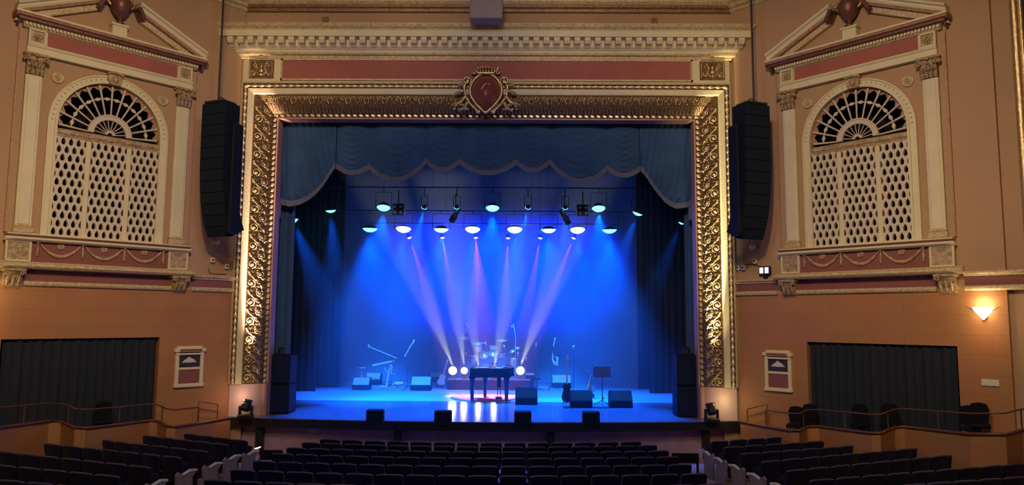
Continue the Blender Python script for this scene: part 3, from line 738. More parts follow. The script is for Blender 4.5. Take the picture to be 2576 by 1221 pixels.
# side house curtains
for s in (-1, 1):
    xi = onY(737 if s < 0 else 1724, 700, 1.3).x
    drape('house_curtain', .95, 9.4, 'teal', 'dark teal velvet curtain hanging inside the %s side of the gilded frame' % SN(s), 'curtain', (xi+s*.47, 1.3, SZ), 0, 5, .06, 'teal house curtains')

# ---- swagged valance
YV = .95
va = thing('swag_valance', 'teal velvet valance in draped swags with grey fringe across the top of the stage opening', 'valance', (0, YV, 8.0))
def vp(px, py): p = onY(px, py, YV); return (p.x, p.z-8.0)
peaks = [vp(*p) for p in ((845, 424), (929, 427), (1072, 413), (1156, 414), (1299, 415), (1383, 415), (1527, 431), (1610, 432))]
lows = [vp(*p)[1] for p in ((884, 442), (994, 459), (1112, 434), (1230, 443), (1340, 436), (1459, 463), (1569, 449))]
TOPZ = 2.45
def curve_mid(i, u):
    (x0, z0), (x1, z1) = peaks[i], peaks[i+1]; zb = z0*(1-u)+z1*u; sag = (z0+z1)/2-lows[i]
    c = (1-abs(2*u-1)**2.1); return x0+(x1-x0)*u, zb-sag*c
FH = .17
for i in range(7):
    b = MB(); sag = (peaks[i][1]+peaks[i+1][1])/2-lows[i]
    def f(u, v, i=i, sag=sag):
        x, zb = curve_mid(i, u); zb += FH; z = zb+(TOPZ-zb)*v
        c = 1-abs(2*u-1)**2; ph = (z+ c*(.25+sag*1.2*(1-v)))/.17*pi*1.0
        a = .05*c**.6*(1-.25*v)
        return (x, -a*1.2*abs(sin(ph))**.7-.10*c, z)
    b.grid(f, 16, 90); sw = part('swag', b, 'teal', va)
    b = MB()
    def f2(u, v, i=i):
        x, zb = curve_mid(i, u); return (x, -.03-.10*(1-abs(2*u-1)**2)+.012*sin(u*70), zb+FH*1.08*v)
    b.grid(f2, 48, 2); part('fringe', b, 'fringe', sw)
def interp(P, t):
    k = t*(len(P)-1); i = min(int(k), len(P)-2); f = k-i; return P[i][0]*(1-f)+P[i+1][0]*f, P[i][1]*(1-f)+P[i+1][1]*f
tails = {-1: [(845, 424), (838, 434), (831, 444), (819, 464), (804, 483), (787, 499), (768, 511), (750, 518), (730, 521), (712, 517), (690, 505)],
         1: [(1610, 432), (1620, 442), (1630, 456), (1642, 475), (1651, 487), (1660, 498), (1672, 511), (1686, 521), (1701, 527), (1728, 523), (1755, 508)]}
for s in (-1, 1):
    P = [vp(*p) for p in tails[s]]
    b = MB()
    def f(u, v):
        x, z0 = interp(P, u); z0 += FH; xt = P[0][0]+(P[-1][0]-P[0][0])*u; k = v**.55
        X_ = x*(1-k)+xt*k; z = z0+(TOPZ-z0)*v
        return (X_, -.05*abs(sin(u*9*pi+2.2*(1-v)))-.03, z)
    b.grid(f, 100, 20); sw = part('swag_tail', b, 'teal', va)
    b = MB(); b.grid(lambda u, v: (interp(P, u)[0], -.09+.012*sin(u*60), interp(P, u)[1]+FH*1.05*v), 40, 2); part('fringe', b, 'fringe', sw)
    b = MB(); x, z = P[9]; b.box((x+s*.12, -.05, z-.15), (.16, .05, .5), None, .02); part('fringe_end', b, 'fringe', sw)
b = MB(); b.box((0, .08, 2.4), (13.2, .08, .25)); part('valance_batten', b, 'teal', va)

# ---- haze filling the stage
hz = bpy.data.materials.new('stage haze'); hz.use_nodes = True; nt = hz.node_tree; nt.nodes.clear()
vo = nt.nodes.new('ShaderNodeVolumeScatter'); ou = nt.nodes.new('ShaderNodeOutputMaterial'); nt.links.new(vo.outputs[0], ou.inputs['Volume'])
vo.inputs['Color'].default_value = (.66, .80, 1, 1); vo.inputs['Density'].default_value = .021; vo.inputs['Anisotropy'].default_value = .15
M['haze'] = hz
b = MB(); b.box((0, 6.9, 5.6), (18, 10.7, 8.9)); h_ = solo('stage_haze', b, 'haze', 'thin theatrical haze filling the stage and catching the light beams', 'haze', (0, 0, 0), 0, None, 'stuff')
hz.cycles.homogeneous_volume = True

# ================================================================== STAGE LIGHTING
BLUE = (.0, .125, 1.0); PINK = (1, .16, .30); WHT = (.96, .88, .46)
def fixture(name, label, cat, loc, target, lens, r=.2, body=.26, group=None, top=.6):
    t = thing(name, label, cat, loc, 0, group)
    q = (Vector(target)-Vector(loc)).to_track_quat('-Z', 'Y').to_matrix()
    h = MB(); h.lathe([(.001, body), (r*.45, body*.9), (r*.8, body*.5), (r*.98, .0)], (0, 0, 0), 18, q)
    part('housing', h, 'black', t)
    h = MB(); h.lathe([(.001, -r*.55), (r*.4, -r*.5), (r*.8, -r*.30), (r*1.05, -.01)], (0, 0, 0), 18, q); part('lens', h, lens, t)
    if True:
        y = MB(); y.tube([(-r*1.25, 0, 0), (-r*1.25, 0, .30+r), (r*1.25, 0, .30+r), (r*1.25, 0, 0)], .012, 5); y.tube([(0, 0, .3+r), (0, 0, max(.32+r, top))], .014, 6)
        part('yoke', y, 'black', t)
    return t, q
def beam(t, loc, target, power, col, ang, blend, size=.06, off=.05):
    d = (Vector(target)-Vector(loc)).normalized(); L_ = Vector(loc)+d*(off+.16)
    return lamp('beam', 'SPOT', L_, power, col, target, size, ang, blend, parent=None)
def truss(Y, z, x0, x1, name, label):
    t = thing(name, label, 'pipe', ((x0+x1)/2, Y, z)); b = MB(); hw = (x1-x0)/2
    b.tube([(-hw, 0, 0), (hw, 0, 0)], .022, 8); part('pipe', b, 'black', t)
    b = MB()
    for k in (-.9, -.3, .3, .9): b.tube([(hw*k, 0, 0), (hw*k, 0, 13.4-z)], .006, 5)
    part('hanging_lines', b, 'black', t)
YU, YM, YR = 3.2, 6.0, 7.6
zU = onY(1239, 523, YU).z; zM = onY(1239, 577, YM).z; zR = onY(1239, 599, YR).z
truss(YU, zU+.70, -6.6, 6.6, 'lighting_pipe', 'front lighting pipe carrying the upper row of blue lights')
truss(YM, zM+.70, -6, 6, 'lighting_pipe', 'middle lighting pipe carrying the lower row of wide blue lights')
truss(YR, zR+.58, -5, 5, 'lighting_pipe', 'rear lighting pipe carrying the small red lights')
for i, (px, py, big) in enumerate(((737, 555, 1), (832, 529, 1), (965, 522, 2), (1067, 522, 0), (1149, 522, 0), (1239, 523, 2), (1328, 522, 0), (1422, 523, 0), (1506, 524, 2), (1604, 536, 1), (1714, 561, 0))):
    p = onY(px, py, YU); r = (.09, .17, .22)[big]; s = 1 if p.x > 0 else -1
    if i in (0, 10): tg = (p.x-s*2.6, YU+.5, SZ)
    elif i in (1, 9): tg = (p.x-s*(.4 if i == 1 else 2.4), YU+1.2, SZ)
    elif big == 2: tg = (p.x, YU-1.9, SZ)
    else: q_ = {3: (965, 968), 4: (1095, 974), 6: (1235, 966), 7: (1410, 972)}[i]; q_ = onZ(*q_, SZ); tg = tuple(q_)
    t, q = fixture('wash_light', '%s blue stage light from the left in the upper row' % ORD[i], 'stage light', p, tg, 'lamplit', r, .12+.03*big, 'blue stage lights on the upper pipe', zU+.70-p.z)
    if big == 0 and 2 < i < 8: beam(t, p, tg, 9000, (.02, .32, 1), 20, .8, .05)
    else: beam(t, p, tg, (1500, 5000, 9500)[big] if i else 4500, BLUE, (24, 30, 48)[big], .7, .08)
for i, px in enumerate((931, 1015, 1110, 1189, 1295, 1380, 1453, 1533)):
    p = onY(px, 575+i*.45, YM); tg = (p.x*1.02, YM+(.2 if i in (0, 2, 5, 7) else -1.6), SZ)
    t, q = fixture('wash_light', '%s wide blue stage light from the left in the lower row' % ORD[i], 'stage light', p, tg, 'lamplit' if i in (0, 7) else 'lamplit2', .27, .12, 'wide blue stage lights on the middle pipe', zM+.70-p.z)
    beam(t, p, tg, 8500 if i in (1, 3, 4, 6) else 8200, BLUE, 44 if i in (1, 3, 4, 6) else 68, .9, .12)
    # added lamps with no fixture of their own, washing the backdrop blue
    lamp('backdrop_wash', 'SPOT', (p.x, YM+.3, p.z+.1), 3000, (0, .036, 1), (p.x*.8, 12.2, 6.3), .15, 58, 1)
aim = {1030: (1139, 932), 1113: (1168, 932), 1197: (1220, 932), 1278: (1262, 932), 1359: (1300, 932), 1443: (1309, 932)}
for i, (px, py) in enumerate(((1030, 598), (1113, 598), (1197, 598), (1278, 599), (1359, 599), (1443, 599))):
    p = onY(px, py, YR); a = onY(*aim[px], YR-1.2)
    t, q = fixture('beam_light', '%s small red beam light from the left on the rear pipe' % ORD[i], 'stage light', p, a, 'lampred', .085, .2, 'red beam lights on the rear pipe', zR+.58-p.z)
    beam(t, p, a, 8000, PINK, 12, .4, .02)
# four lamp audience blinders
for i, (px, py) in enumerate(((1001, 527), (1467, 529))):
    p = onY(px, py, 3.0)
    t = thing('blinder_light', 'unlit four-lamp square light on the upper pipe, %s one' % ('left' if i == 0 else 'right'), 'stage light', p, 0, 'four-lamp lights')
    b = MB(); b.box((0, .08, 0), (.40, .12, .40), None, .02); part('housing', b, 'black', t)
    for sx in (-1, 1):
        for sz in (-1, 1): b = MB(); b.ball((0, 0, 0), .062, 8, (1, .5, 1)); part('lamp', b, 'lampdim', t, loc=(sx*.10, .01, sz*.10))
    k = 1 if i == 0 else -1
    b = MB(); b.box((k*.225, -.03, 0), (.012, .16, .36)); part('barn_door', b, 'steel', t)
    b = MB(); b.tube([(0, .1, .2), (0, .1, .66)], .02, 6); part('hanger', b, 'black', t)
for i, (px, py) in enumerate(((1146, 540), (1420, 545))):
    p = onY(px, py, 3.3); t = thing('profile_light', 'dark unlit spotlight tilted on the upper pipe, %s one' % ('left' if i == 0 else 'right'), 'stage light', p, 0, 'dark spotlights on the upper pipe')
    R = Matrix.Rotation((-1 if i == 0 else 1)*-.5, 3, 'Y'); b = MB(); b.lathe([(.05, -.32), (.11, -.30), (.11, -.05), (.08, 0), (.10, .2), (.06, .28), (.001, .28)], (0, 0, 0), 14, R); part('barrel', b, 'black', t)
    b = MB(); b.tube([(0, 0, .1), (0, 0, .74)], .018, 5); part('hanger', b, 'black', t)
# lamps on the drum riser, aimed up
RY = onZ(1125, 981, SZ).y+.42                                        # riser front edge
fl_l = []
for i, (px, r, tgp) in enumerate(((1139, .17, (1010, 600)), (1168, .14, (1117, 560)), (1204, .12, (1160, 640)), (1243, .12, (1300, 640)), (1309, .17, (1432, 600)))):
    p = onY(px, 933, RY-.28); tg = onY(tgp[0], tgp[1], RY-.6)
    lb = ('leftmost warm white floor lamp shining up beside the piano', 'warm white floor lamp shining up at the left edge of the piano', 'warm white floor lamp hidden behind the piano, left one', 'warm white floor lamp hidden behind the piano, right one', 'warm white floor lamp shining up at the right of the piano')[i]
    t = thing('floor_lamp', lb, 'stage light', p, 0, 'warm floor lamps on the riser')
    b = MB(); b.ball((0, -.02, 0), r, 12, (1, .75, 1)); part('lens', b, 'lampwhite', t)
    b = MB(); b.lathe([(r*1.05, -.0), (r*1.1, .05), (r*.8, .22), (.001, .25)], (0, 0, 0), 16, Matrix.Rotation(-pi/2, 3, 'X')); part('housing', b, 'black', t)
    b = MB(); hz_ = p.z-SZ-.424; b.box((0, .06, -hz_+.03), (.28, .24, .06), None, .01); b.box((0, .06, -hz_/2), (.07, .07, hz_), None, .01); part('stand', b, 'black', t)
    lamp('beam', 'SPOT', (p.x, p.y-.02, p.z+r+.02), (10000, 8000, 6000, 6000, 10000)[i], WHT, tg, .04, (19, 19, 22, 22, 19)[i], .6)
    lamp('lamp_glow', 'POINT', (p.x, p.y-.18, p.z), 5, WHT, None, .08)
# pink pool of light under the piano
p0 = fl(1222, 999); q_ = onY(1197, 603, YR); lamp('piano_spot', 'SPOT', q_, 6000, (1, .08, .30), (p0[0], p0[1]-.1, SZ), .02, 21, .15)
# ================================================================== GEAR ON THE STAGE
def wedge(px, py, wpx, hpx, lab, face='wedgeface', rz=0):
    x, y = fl(px, py); d = y+22; k = d/CF; w_ = wpx*k; h = hpx*k*1.0
    t = thing('stage_monitor', lab, 'monitor speaker', (x, y, SZ), rz, 'wedge monitor speakers on the stage')
    prof_ = [(0, 0), (.50, 0), (.50, h*.75), (.36, h), (.24, h), (-.02, h*.40)]
    b = MB(); b.xprism(prof_, -w_/2, w_/2); part('cabinet', b, 'speaker', t)
    b = MB(); n0 = Vector((0, -1, .55)).normalized()*.012
    a = Vector((0, -.02, h*.42))+Vector((0, n0.y, n0.z)); c = Vector((0, .235, h*.985))+Vector((0, n0.y, n0.z)); e = .025
    vs = [(sx*(w_/2-e), q.y, q.z) for q in (a, c) for sx in (-1, 1)]
    vs += [(x_, y_+.02, z_-.004) for x_, y_, z_ in vs]
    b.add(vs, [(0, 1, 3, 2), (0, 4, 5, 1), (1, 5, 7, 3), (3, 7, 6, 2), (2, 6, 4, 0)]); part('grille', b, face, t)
    b = MB(); b.box((w_*.5+.005, .2, h*.4), (.02, .12, .05), None, .005); part('handle', b, 'black', t); return t
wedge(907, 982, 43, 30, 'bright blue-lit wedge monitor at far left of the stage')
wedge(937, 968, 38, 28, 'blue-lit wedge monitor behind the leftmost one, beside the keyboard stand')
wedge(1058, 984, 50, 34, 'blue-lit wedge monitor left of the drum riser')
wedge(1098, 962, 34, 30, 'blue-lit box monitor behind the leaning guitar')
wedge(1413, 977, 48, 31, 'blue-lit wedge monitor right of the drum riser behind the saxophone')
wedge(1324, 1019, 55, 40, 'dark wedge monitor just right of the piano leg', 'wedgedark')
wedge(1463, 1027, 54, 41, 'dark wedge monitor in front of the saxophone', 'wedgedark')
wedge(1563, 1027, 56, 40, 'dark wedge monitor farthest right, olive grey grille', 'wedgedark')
for i, px in enumerate((943, 1115, 1315, 1487)):
    p = onY(px, 1062, -.6); y = apy(p.x)
    t = thing('front_fill_speaker', 'small dark box speaker on the stage lip, %s from the left' % ORD[i], 'speaker', (p.x, y, SZ-.14), 0, 'front fill speakers on the stage lip')
    b = MB(); b.box((0, .12, .22), (.48, .30, .44), None, .025); part('cabinet', b, 'speaker', t)
    b = MB(); b.box((0, -.036, .22), (.43, .012, .39), None, .005); part('grille', b, 'grille', t)
# side stacks
for s in (-1, 1):
    px0, px1 = ((672, 738) if s < 0 else (1695, 1762)); y = .55
    a = onY(px0, 893, y); c = onY(px1, 893, y); h = a.z-SZ; w_ = c.x-a.x
    t = thing('side_speaker_stack', 'tall black speaker stack standing inside the %s edge of the stage' % SN(s), 'speaker', ((a.x+c.x)/2, y, SZ), 0, 'side speaker stacks')
    w2 = w_*.88
    for j in range(2):
        b = MB(); b.box((0, 0, h*.25), (w2, .75, h*.49), None, .02); cb = part('cabinet', b, 'speaker', t, loc=(s*w_*.06, .4, j*h*.5))
        b = MB(); b.box((-s*0, -.385, h*.25), (w2-.06, .015, h*.45), None, .005); part('grille', b, 'grille', cb)
    b = MB(); b.lathe([(.001, .24), (.10, .22), (.13, .05), (.16, .0)], (s*w_*.06, .3, h*.99), 12); b.box((s*w_*.06, .3, h+.02), (.3, .3, .05), None, .01); part('top_light', b, 'black', t)
# corner uplights aimed at the gilded jambs
UP = []
for s in (-1, 1):
    p = onY(618 if s < 0 else 1790, 1042, -.35)
    t = thing('corner_uplight', 'black moving spotlight on the %s corner of the apron shining up the gilded frame' % SN(s), 'stage light', (p.x, -.35, SZ), 0, 'corner uplights')
    b = MB(); b.box((0, 0, .05), (.40, .30, .10), None, .02); part('base', b, 'black', t)
    b = MB(); b.box((-.17, 0, .22), (.05, .16, .28), None, .02); b.box((.17, 0, .22), (.05, .16, .28), None, .02); part('yoke', b, 'black', t)
    b = MB(); R = Matrix.Rotation(-.3, 3, 'X') @ Matrix.Rotation(-.12*s, 3, 'Y'); b.lathe([(.001, -.14), (.11, -.12), (.13, 0), (.13, .16), (.15, .2), (.12, .2)], (0, 0, .32), 16, R); b.box(Vector((0, 0, .32)), (.2, .3, .2), R, .03); hd_ = part('head', b, 'black', t)
    b = MB(); b.lathe([(.001, .19), (.11, .19)], (0, 0, .32), 16, R); part('lens', b, 'lampdim', t)
    col = (1, .62, .48) if s < 0 else (1, .74, .38)
    jx = FX+s*(FO-.6)
    lamp('uplight_beam', 'SPOT', (p.x+s*.0, -.30, SZ+.56), 38000, col, (jx+s*.06, .20, 6.2), .04, 13, 1.)
    lamp('uplight_wash', 'SPOT', (jx-s*.1, -.85, SZ+.3), 700, col, (jx-s*.05, .15, 5.6), .05, 24, .8)
    lamp('uplight_flood', 'POINT', (FX+s*6.95, -.42, SZ+.55), 7, col, None, .05)
# added unseen spots that make the hot upper corners of the frame
for s in (-1, 1): lamp('corner_spot', 'SPOT', (s*6.3, -.35, SZ+.5), 5000, (1, .6, .5) if s < 0 else (1, .76, .42), (FX+s*(FO-.85), .1, FZT-.85), .04, 4, .9)

# ---- drum riser and kit
ra = onZ(1125, 981, SZ); rb_ = onZ(1334, 983, SZ); rw = rb_.x-ra.x; rcx = (ra.x+rb_.x)/2; RH = .40
b = MB(); b.box((0, 1.1, RH/2), (rw, 2.2, RH), None, .01)
t = thing('drum_riser', 'dark low platform under the drum kit behind the piano', 'platform', (rcx, ra.y, SZ)); part('skirt', b, 'speaker', t)
b = MB(); b.box((0, 1.1, RH+.012), (rw, 2.2, .024)); part('top', b, 'deck', t)
# a winged emblem on the riser skirt
e = onY(1223, 957, ra.y-.02); b = MB()
b.prism([(-.20, .07), (-.10, .08), (-.05, .04), (0, .06), (.05, .04), (.10, .08), (.22, .07), (.12, .01), (.05, -.04), (.0, -.10), (-.05, -.04), (-.12, .01)], -.012, .0)
ro = part('winged_emblem', b, 'steel', t, loc=(e.x-rcx, -.004, e.z-SZ))
DZ = SZ+RH+.026; DY = ra.y+1.0
def dpx(px, py, Y=None): return onY(px, py, DY if Y is None else Y)
kit = thing('drum_kit', 'drum kit with cymbals and boom stands on the dark platform behind the piano', 'drum kit', (rcx, DY, DZ))
K = lambda P: (P[0]-rcx, P[1]-DY, P[2]-DZ)
def drum(name, P, r, d, ax, m_='shell'):
    R = Vector(ax).to_track_quat('Z', 'Y').to_matrix(); c = K(P)
    b = MB(); b.lathe([(r, -d/2), (r, d/2)], c, 20, R); b.lathe([(r*1.04, d/2-.02), (r*1.04, d/2+.015), (r*.97, d/2+.015)], c, 20, R); o = part(name, b, m_, kit)
    b = MB(); b.lathe([(r, d/2), (.001, d/2)], c, 20, R); b.lathe([(r, -d/2), (.001, -d/2)], c, 20, R); part('drum_head', b, 'skin', o)
    b = MB(); b.lathe([(r*1.05, d/2-.03), (r*1.06, d/2+.02), (r*1.01, d/2+.02)], c, 20, R); part('hoop', b, 'steel', o)
P = dpx(1222, 905); drum('kick_drum', (P.x, DY, DZ+.29), .27, .42, (0, -1, .02))
drum('rack_tom', dpx(1204, 878), .16, .22, (-.1, -.35, 1)); drum('rack_tom', dpx(1240, 879), .16, .22, (.1, -.35, 1))
drum('floor_tom', dpx(1193, 905, DY+.3), .20, .38, (0, -.1, 1)); drum('snare_drum', dpx(1262, 894, DY+.45), .18, .16, (0, -.1, 1))
drum('floor_tom', dpx(1292, 912, DY+.2), .20, .36, (0, -.1, 1))
def cymb(px, py, r, tilt, Y, name='cymbal', stand=True):
    P = dpx(px, py, Y); R = Vector(tilt).to_track_quat('Z', 'Y').to_matrix(); b = MB(); b.lathe([(.001, .05), (.03, .045), (.05, .02), (r, -.01), (r, -.016), (.05, .012)], K(P), 22, R); o = part(name, b, 'cymbal', kit)
    if stand:
        b = MB(); c = Vector(K(P)); b.tube([c, (c.x, c.y, .3)], .013, 5)
        for a in (0, 2.1, 4.2): b.tube([(c.x, c.y, .3), (c.x+.22*cos(a), c.y+.22*sin(a), .01)], .011, 4)
        part('cymbal_stand', b, 'steel', o)
cymb(1167, 848, .24, (.15, -.45, 1), DY+.1); cymb(1203, 863, .26, (0, -.25, 1), DY+.3); cymb(1264, 856, .27, (0, -.2, 1), DY+.3); cymb(1217, 893, .22, (-.1, -.9, 1), DY-.3, 'cymbal', False); cymb(1240, 889, .22, (.1, -.7, 1), DY-.3, 'cymbal', False)
cymb(1302, 875, .14, (.1, -.3, 1), DY+.1); cymb(1288, 883, .15, (-.4, -.5, 1), DY+.1)
for pts in (((1160, 850), (1179, 822), (1173, 815)), ((1297, 846), (1291, 815), (1288, 822))):
    b = MB(); Q = [Vector(K(dpx(*q))) for q in pts]; b.tube(Q, .016, 5); b.ball(Q[-1], .035, 6, (1, 1, 1.6)); b.tube([Q[0], (Q[0].x, Q[0].y, .02)], .012, 5); part('boom_stand', b, 'pale', kit)
for px, py in ((1221, 863), (1268, 871), (1303, 889), (1172, 889)):
    b = MB(); c = Vector(K(dpx(px, py, DY-.1))); b.ball(c, .035, 6, (1, 1, 1.5)); b.tube([c, (c.x+.04, c.y, c.z-.14)], .01, 4); part('drum_microphone', b, 'pale', kit)
b = MB(); c = K(dpx(1245, 905, DY+.95)); b.lathe([(.001, .06), (.17, .05), (.18, 0), (.001, 0)], (c[0], c[1], .5), 16); b.tube([(c[0], c[1], .5), (c[0], c[1], .2)], .02, 6)
for a in (0, 2.1, 4.2): b.tube([(c[0], c[1], .25), (c[0]+.22*cos(a), c[1]+.22*sin(a), .01)], .012, 4)
part('drum_throne', b, 'black', kit)

# ---- grand piano
LX, LY = fl(1187, 1012); RX, RYp = fl(1274, 1012)
pcx = (LX+RX)/2; k = (LY+22)/CF; topz = onY(1225, 928, LY).z-SZ
pn = thing('grand_piano', 'black grand piano in the centre of the stage in front of the drum kit', 'piano', (pcx, LY, SZ))
xl, xr = -.68, .72
out = [(xl, 0), (xr-.10, 0), (xr, .06), (xr+.14, .35), (xr+.14, .75), (xr-.05, 1.05), (.25, 1.15), (-.1, 1.35), (-.35, 1.5), (xl+.1, 1.52), (xl, 1.4)]
b = MB(); b.zprism(out, topz-.27, topz-.03); part('case', b, 'piano', pn)
b = MB(); b.zprism([(x*1.02, y*1.01-.01) for x, y in out], topz-.03, topz); part('lid', b, 'piano', pn)
b = MB(); b.box((.1, .12, topz-.28), (1.3, .3, .05), None, .01); b.box((xr+.05, .5, topz-.22), (.22, .9, .05), None, .01); part('key_bed', b, 'piano', pn)
for x, y in ((LX-pcx, .06), (RX-pcx, .10), (-.2, 1.2)):
    b = MB(); b.tube([(x, y, topz-.26), (x, y, topz-.5), (x, y, .10), (x, y, .05)], [.105, .09, .06, .05], 8); b.box((x, y, topz-.31), (.22, .2, .1), None, .01); lg = part('leg', b, 'piano', pn)
    b = MB(); b.ball((x, y, .035), .035, 6); b.box((x+.07, y, .05), (.16, .05, .03), None, .005); part('caster', b, 'brass', lg)
b = MB(); b.box((.33, .45, .62*topz), (.14, .08, .5), None, .02); b.tube([(.28, .45, topz-.4), (.28, .45, .12)], .015, 5); b.tube([(.38, .45, topz-.4), (.38, .45, .12)], .015, 5); b.box((.33, .42, .10), (.24, .16, .06), None, .01)
for dx in (-.07, 0, .07): b.box((.33+dx, .28, .08), (.03, .14, .015))
part('pedal_lyre', b, 'piano', pn)
b = MB(); b.grid(lambda u, v: (xr-.28+.52*u, .15+.75*v, topz+.02+.15*sin(u*pi)*(1-.5*v)-.10*u), 10, 6); part('padded_cover', b, 'pale', pn)
for x, y, r_ in ((-.25, .4, .22), (.36, .22, .16)):
    b = MB(); b.box((x, y, topz+.01), (r_*2, .28, .012), Matrix.Rotation(.15, 3, 'Z')); solo('sheet_music', b, 'paper', 'pale sheets lying on the piano lid, %s' % ('middle pile' if x < 0 else 'pile at the right end'), 'sheet', (pcx, LY, SZ), 0)

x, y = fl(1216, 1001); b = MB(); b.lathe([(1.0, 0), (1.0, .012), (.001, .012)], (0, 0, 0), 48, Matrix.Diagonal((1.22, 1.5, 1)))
solo('pink_pool_disc', b, 'lightpool', 'rose disc painting the pink light pool under the black piano', 'lightpool', (x, y, SZ))  # flat disc whose rose colour stands in for the pink light pool
# ---- tripod helper
def tri(b, h, r=.011, foot=.3, ang=0):
    b.tube([(0, 0, h), (0, 0, .1)], r, 6)
    for a in (0, 2.094, 4.189): b.tube([(0, 0, .22), (foot*cos(a+ang), foot*sin(a+ang), .012)], r*.9, 5)
def micstand(px, py, boom, lab, Y=None):
    x, y = fl(px, py); t = thing('microphone_stand', lab, 'microphone stand', (x, y, SZ), 0, 'microphone stands on the stage')
    Q = [onY(bx, by, y)-Vector((x, y, SZ)) for bx, by in boom]
    b = MB(); tri(b, Q[0].z if len(Q) == 1 else Q[0].z); part('tripod', b, 'black', t)
    if len(Q) > 1: b = MB(); b.tube(Q, .02, 6); part('boom', b, 'pale', t)
    c = Q[-1]; b = MB(); b.tube([c+Vector((0, 0, -.12)), c+Vector((0, 0, -.02))], [.014, .022], 6); b.ball(c, .038, 7, (1, 1, 1.3)); part('microphone', b, 'pale', t)
micstand(985, 976, [(998, 902), (935, 876), (927, 870)], 'stand with a long boom rising to the left beside the keyboard')
micstand(1024, 984, [(1018, 898), (1032, 872), (1041, 858)], 'stand with a steep boom between the keyboard and the left wedge')
micstand(1443, 1003, [(1443, 873)], 'straight microphone stand between the guitar and the saxophone')
micstand(1350, 985, [(1348, 872), (1349, 866)], 'thin microphone stand right of the drum kit')
micstand(1388, 984, [(1392, 872), (1396, 853)], 'microphone stand with pale head above the hanging instrument')
micstand(1322, 983, [(1324, 902)], 'short dark microphone stand behind the right floor lamp')
# keyboard on stand
x, y = fl(976, 974); t = thing('keyboard_stand', 'slim steel keyboard stand with tilted keyboard at the left of the stage', 'keyboard stand', (x, y, SZ))
def loc(px, py, Y=None): return onY(px, py, y if Y is None else Y)-Vector((x, y, SZ))
b = MB(); a = loc(973, 976); b.tube([loc(972, 975), loc(977, 940), loc(982, 925)], .03, 6); b.tube([loc(981, 920), loc(986, 922), loc(984, 942), loc(992, 942)], [.05, .05, .02, .02], 6); b.tube([loc(966, 925), loc(976, 940)], .02, 5)
b.tube([(a.x-.3, -.2, .02), (a.x+.3, .2, .02)], .02, 5); b.tube([(a.x+.3, -.2, .02), (a.x-.3, .2, .02)], .02, 5); part('post', b, 'pale', t)
b = MB(); p1 = loc(938, 920); p2 = loc(990, 909); mid = (p1+p2)/2; b.box(mid, ((p2-p1).length, .30, .07), Matrix.Rotation(-math.atan2(p2.z-p1.z, p2.x-p1.x), 3, 'Y'), .02); part('keyboard', b, 'pale', t)
b = MB(); p3 = loc(910, 926); b.lathe([(.001, .03), (.05, .02), (.22, 0), (.001, -.01)], p3, 18); b.tube([p3, (p3.x, 0, .03)], .012, 5); b.lathe([(.16, 0), (.14, .03), (.001, .03)], (p3.x, 0, 0), 12)
c = solo('splash_cymbal', b, 'pale', 'small flat pale cymbal on a thin stand at the far left of the stage', 'cymbal', (x, y, SZ))
x2, y2 = fl(984, 972); b = MB(); b.box((0, 0, .08), (.42, .3, .15), Matrix.Rotation(.4, 3, 'Z'), .05); b.box((-.2, -.05, .05), (.25, .2, .1), None, .04); solo('gear_bag', b, 'pale', 'soft pale bag on the floor behind the keyboard stand', 'bag', (x2+.25, y2+.35, SZ))
for i, (px, py, L_) in enumerate(((955, 977, .9), (1015, 984, .7), (1340, 978, .6), (1395, 976, .4), (1515, 1027, .7), (1437, 1027, .5))):
    x2, y2 = fl(px, py); b = MB(); rr_ = random.Random(i); P = []
    for j in range(22): P.append((L_*(j/21-.5)+.08*sin(j*1.7), .16*sin(j*.9+i)+.05*rr_.random(), .012+.0*j))
    b.tube(P, .012, 5); solo('stage_cable', b, 'pale' if i < 4 else 'cable', ('loose cable on the floor under the keyboard stand', 'loose cable beside the left wedge monitor', 'loose cable at the right end of the drum riser', 'loose cable beside the right blue wedge', 'loose cable around the music stand base', 'loose cable under the guitar stand')[i], 'cable', (x2, y2, SZ))
# leaning guitar by the riser
def guitar(name, lab, px0, py0, h, lean, m_, rot=0):
    x, y = fl(px0, py0); t = thing(name, lab, 'guitar', (x, y, SZ), rot); Rm = Matrix.Rotation(lean, 3, 'Y')
    b = MB(); b.M = Matrix.Translation((0, 0, .12)) @ Rm.to_4x4()
    o_ = [(.0, 0), (.12, .02), (.17, .12), (.13, .24), (.11, .28), (.13, .36), (.08, .46), (0, .44), (-.08, .46), (-.13, .36), (-.11, .28), (-.13, .24), (-.17, .12), (-.12, .02)]
    b.prism([(x_, z_*h/1.05) for x_, z_ in o_], -.03, .03); part('body', b, m_, t)
    b = MB(); b.M = Matrix.Translation((0, 0, .12)) @ Rm.to_4x4(); b.box((0, -.035, h*.68), (.05, .03, h*.56), None, .005); b.box((0, -.03, h*.98), (.08, .03, .15), None, .01); part('neck', b, 'pale', t)
    b = MB(); b.M = None; b.tube([(-.15, -.15, .01), (0, .1, .35), (.15, -.15, .01)], .012, 5); b.tube([(0, .1, .35), (0, .25, .01)], .012, 5); b.tube([(-.14, -.12, .12), (.14, -.12, .12)], .012, 5); part('stand', b, 'black', t)
guitar('guitar', 'pale blue-lit guitar leaning on a stand at the left end of the drum riser', 1107, 977, 1.05, .28, 'pale')
guitar('bass_guitar', 'dark slim guitar on a stand left of the front right wedge monitor', 1425, 1022, 1.5, .02, 'black')
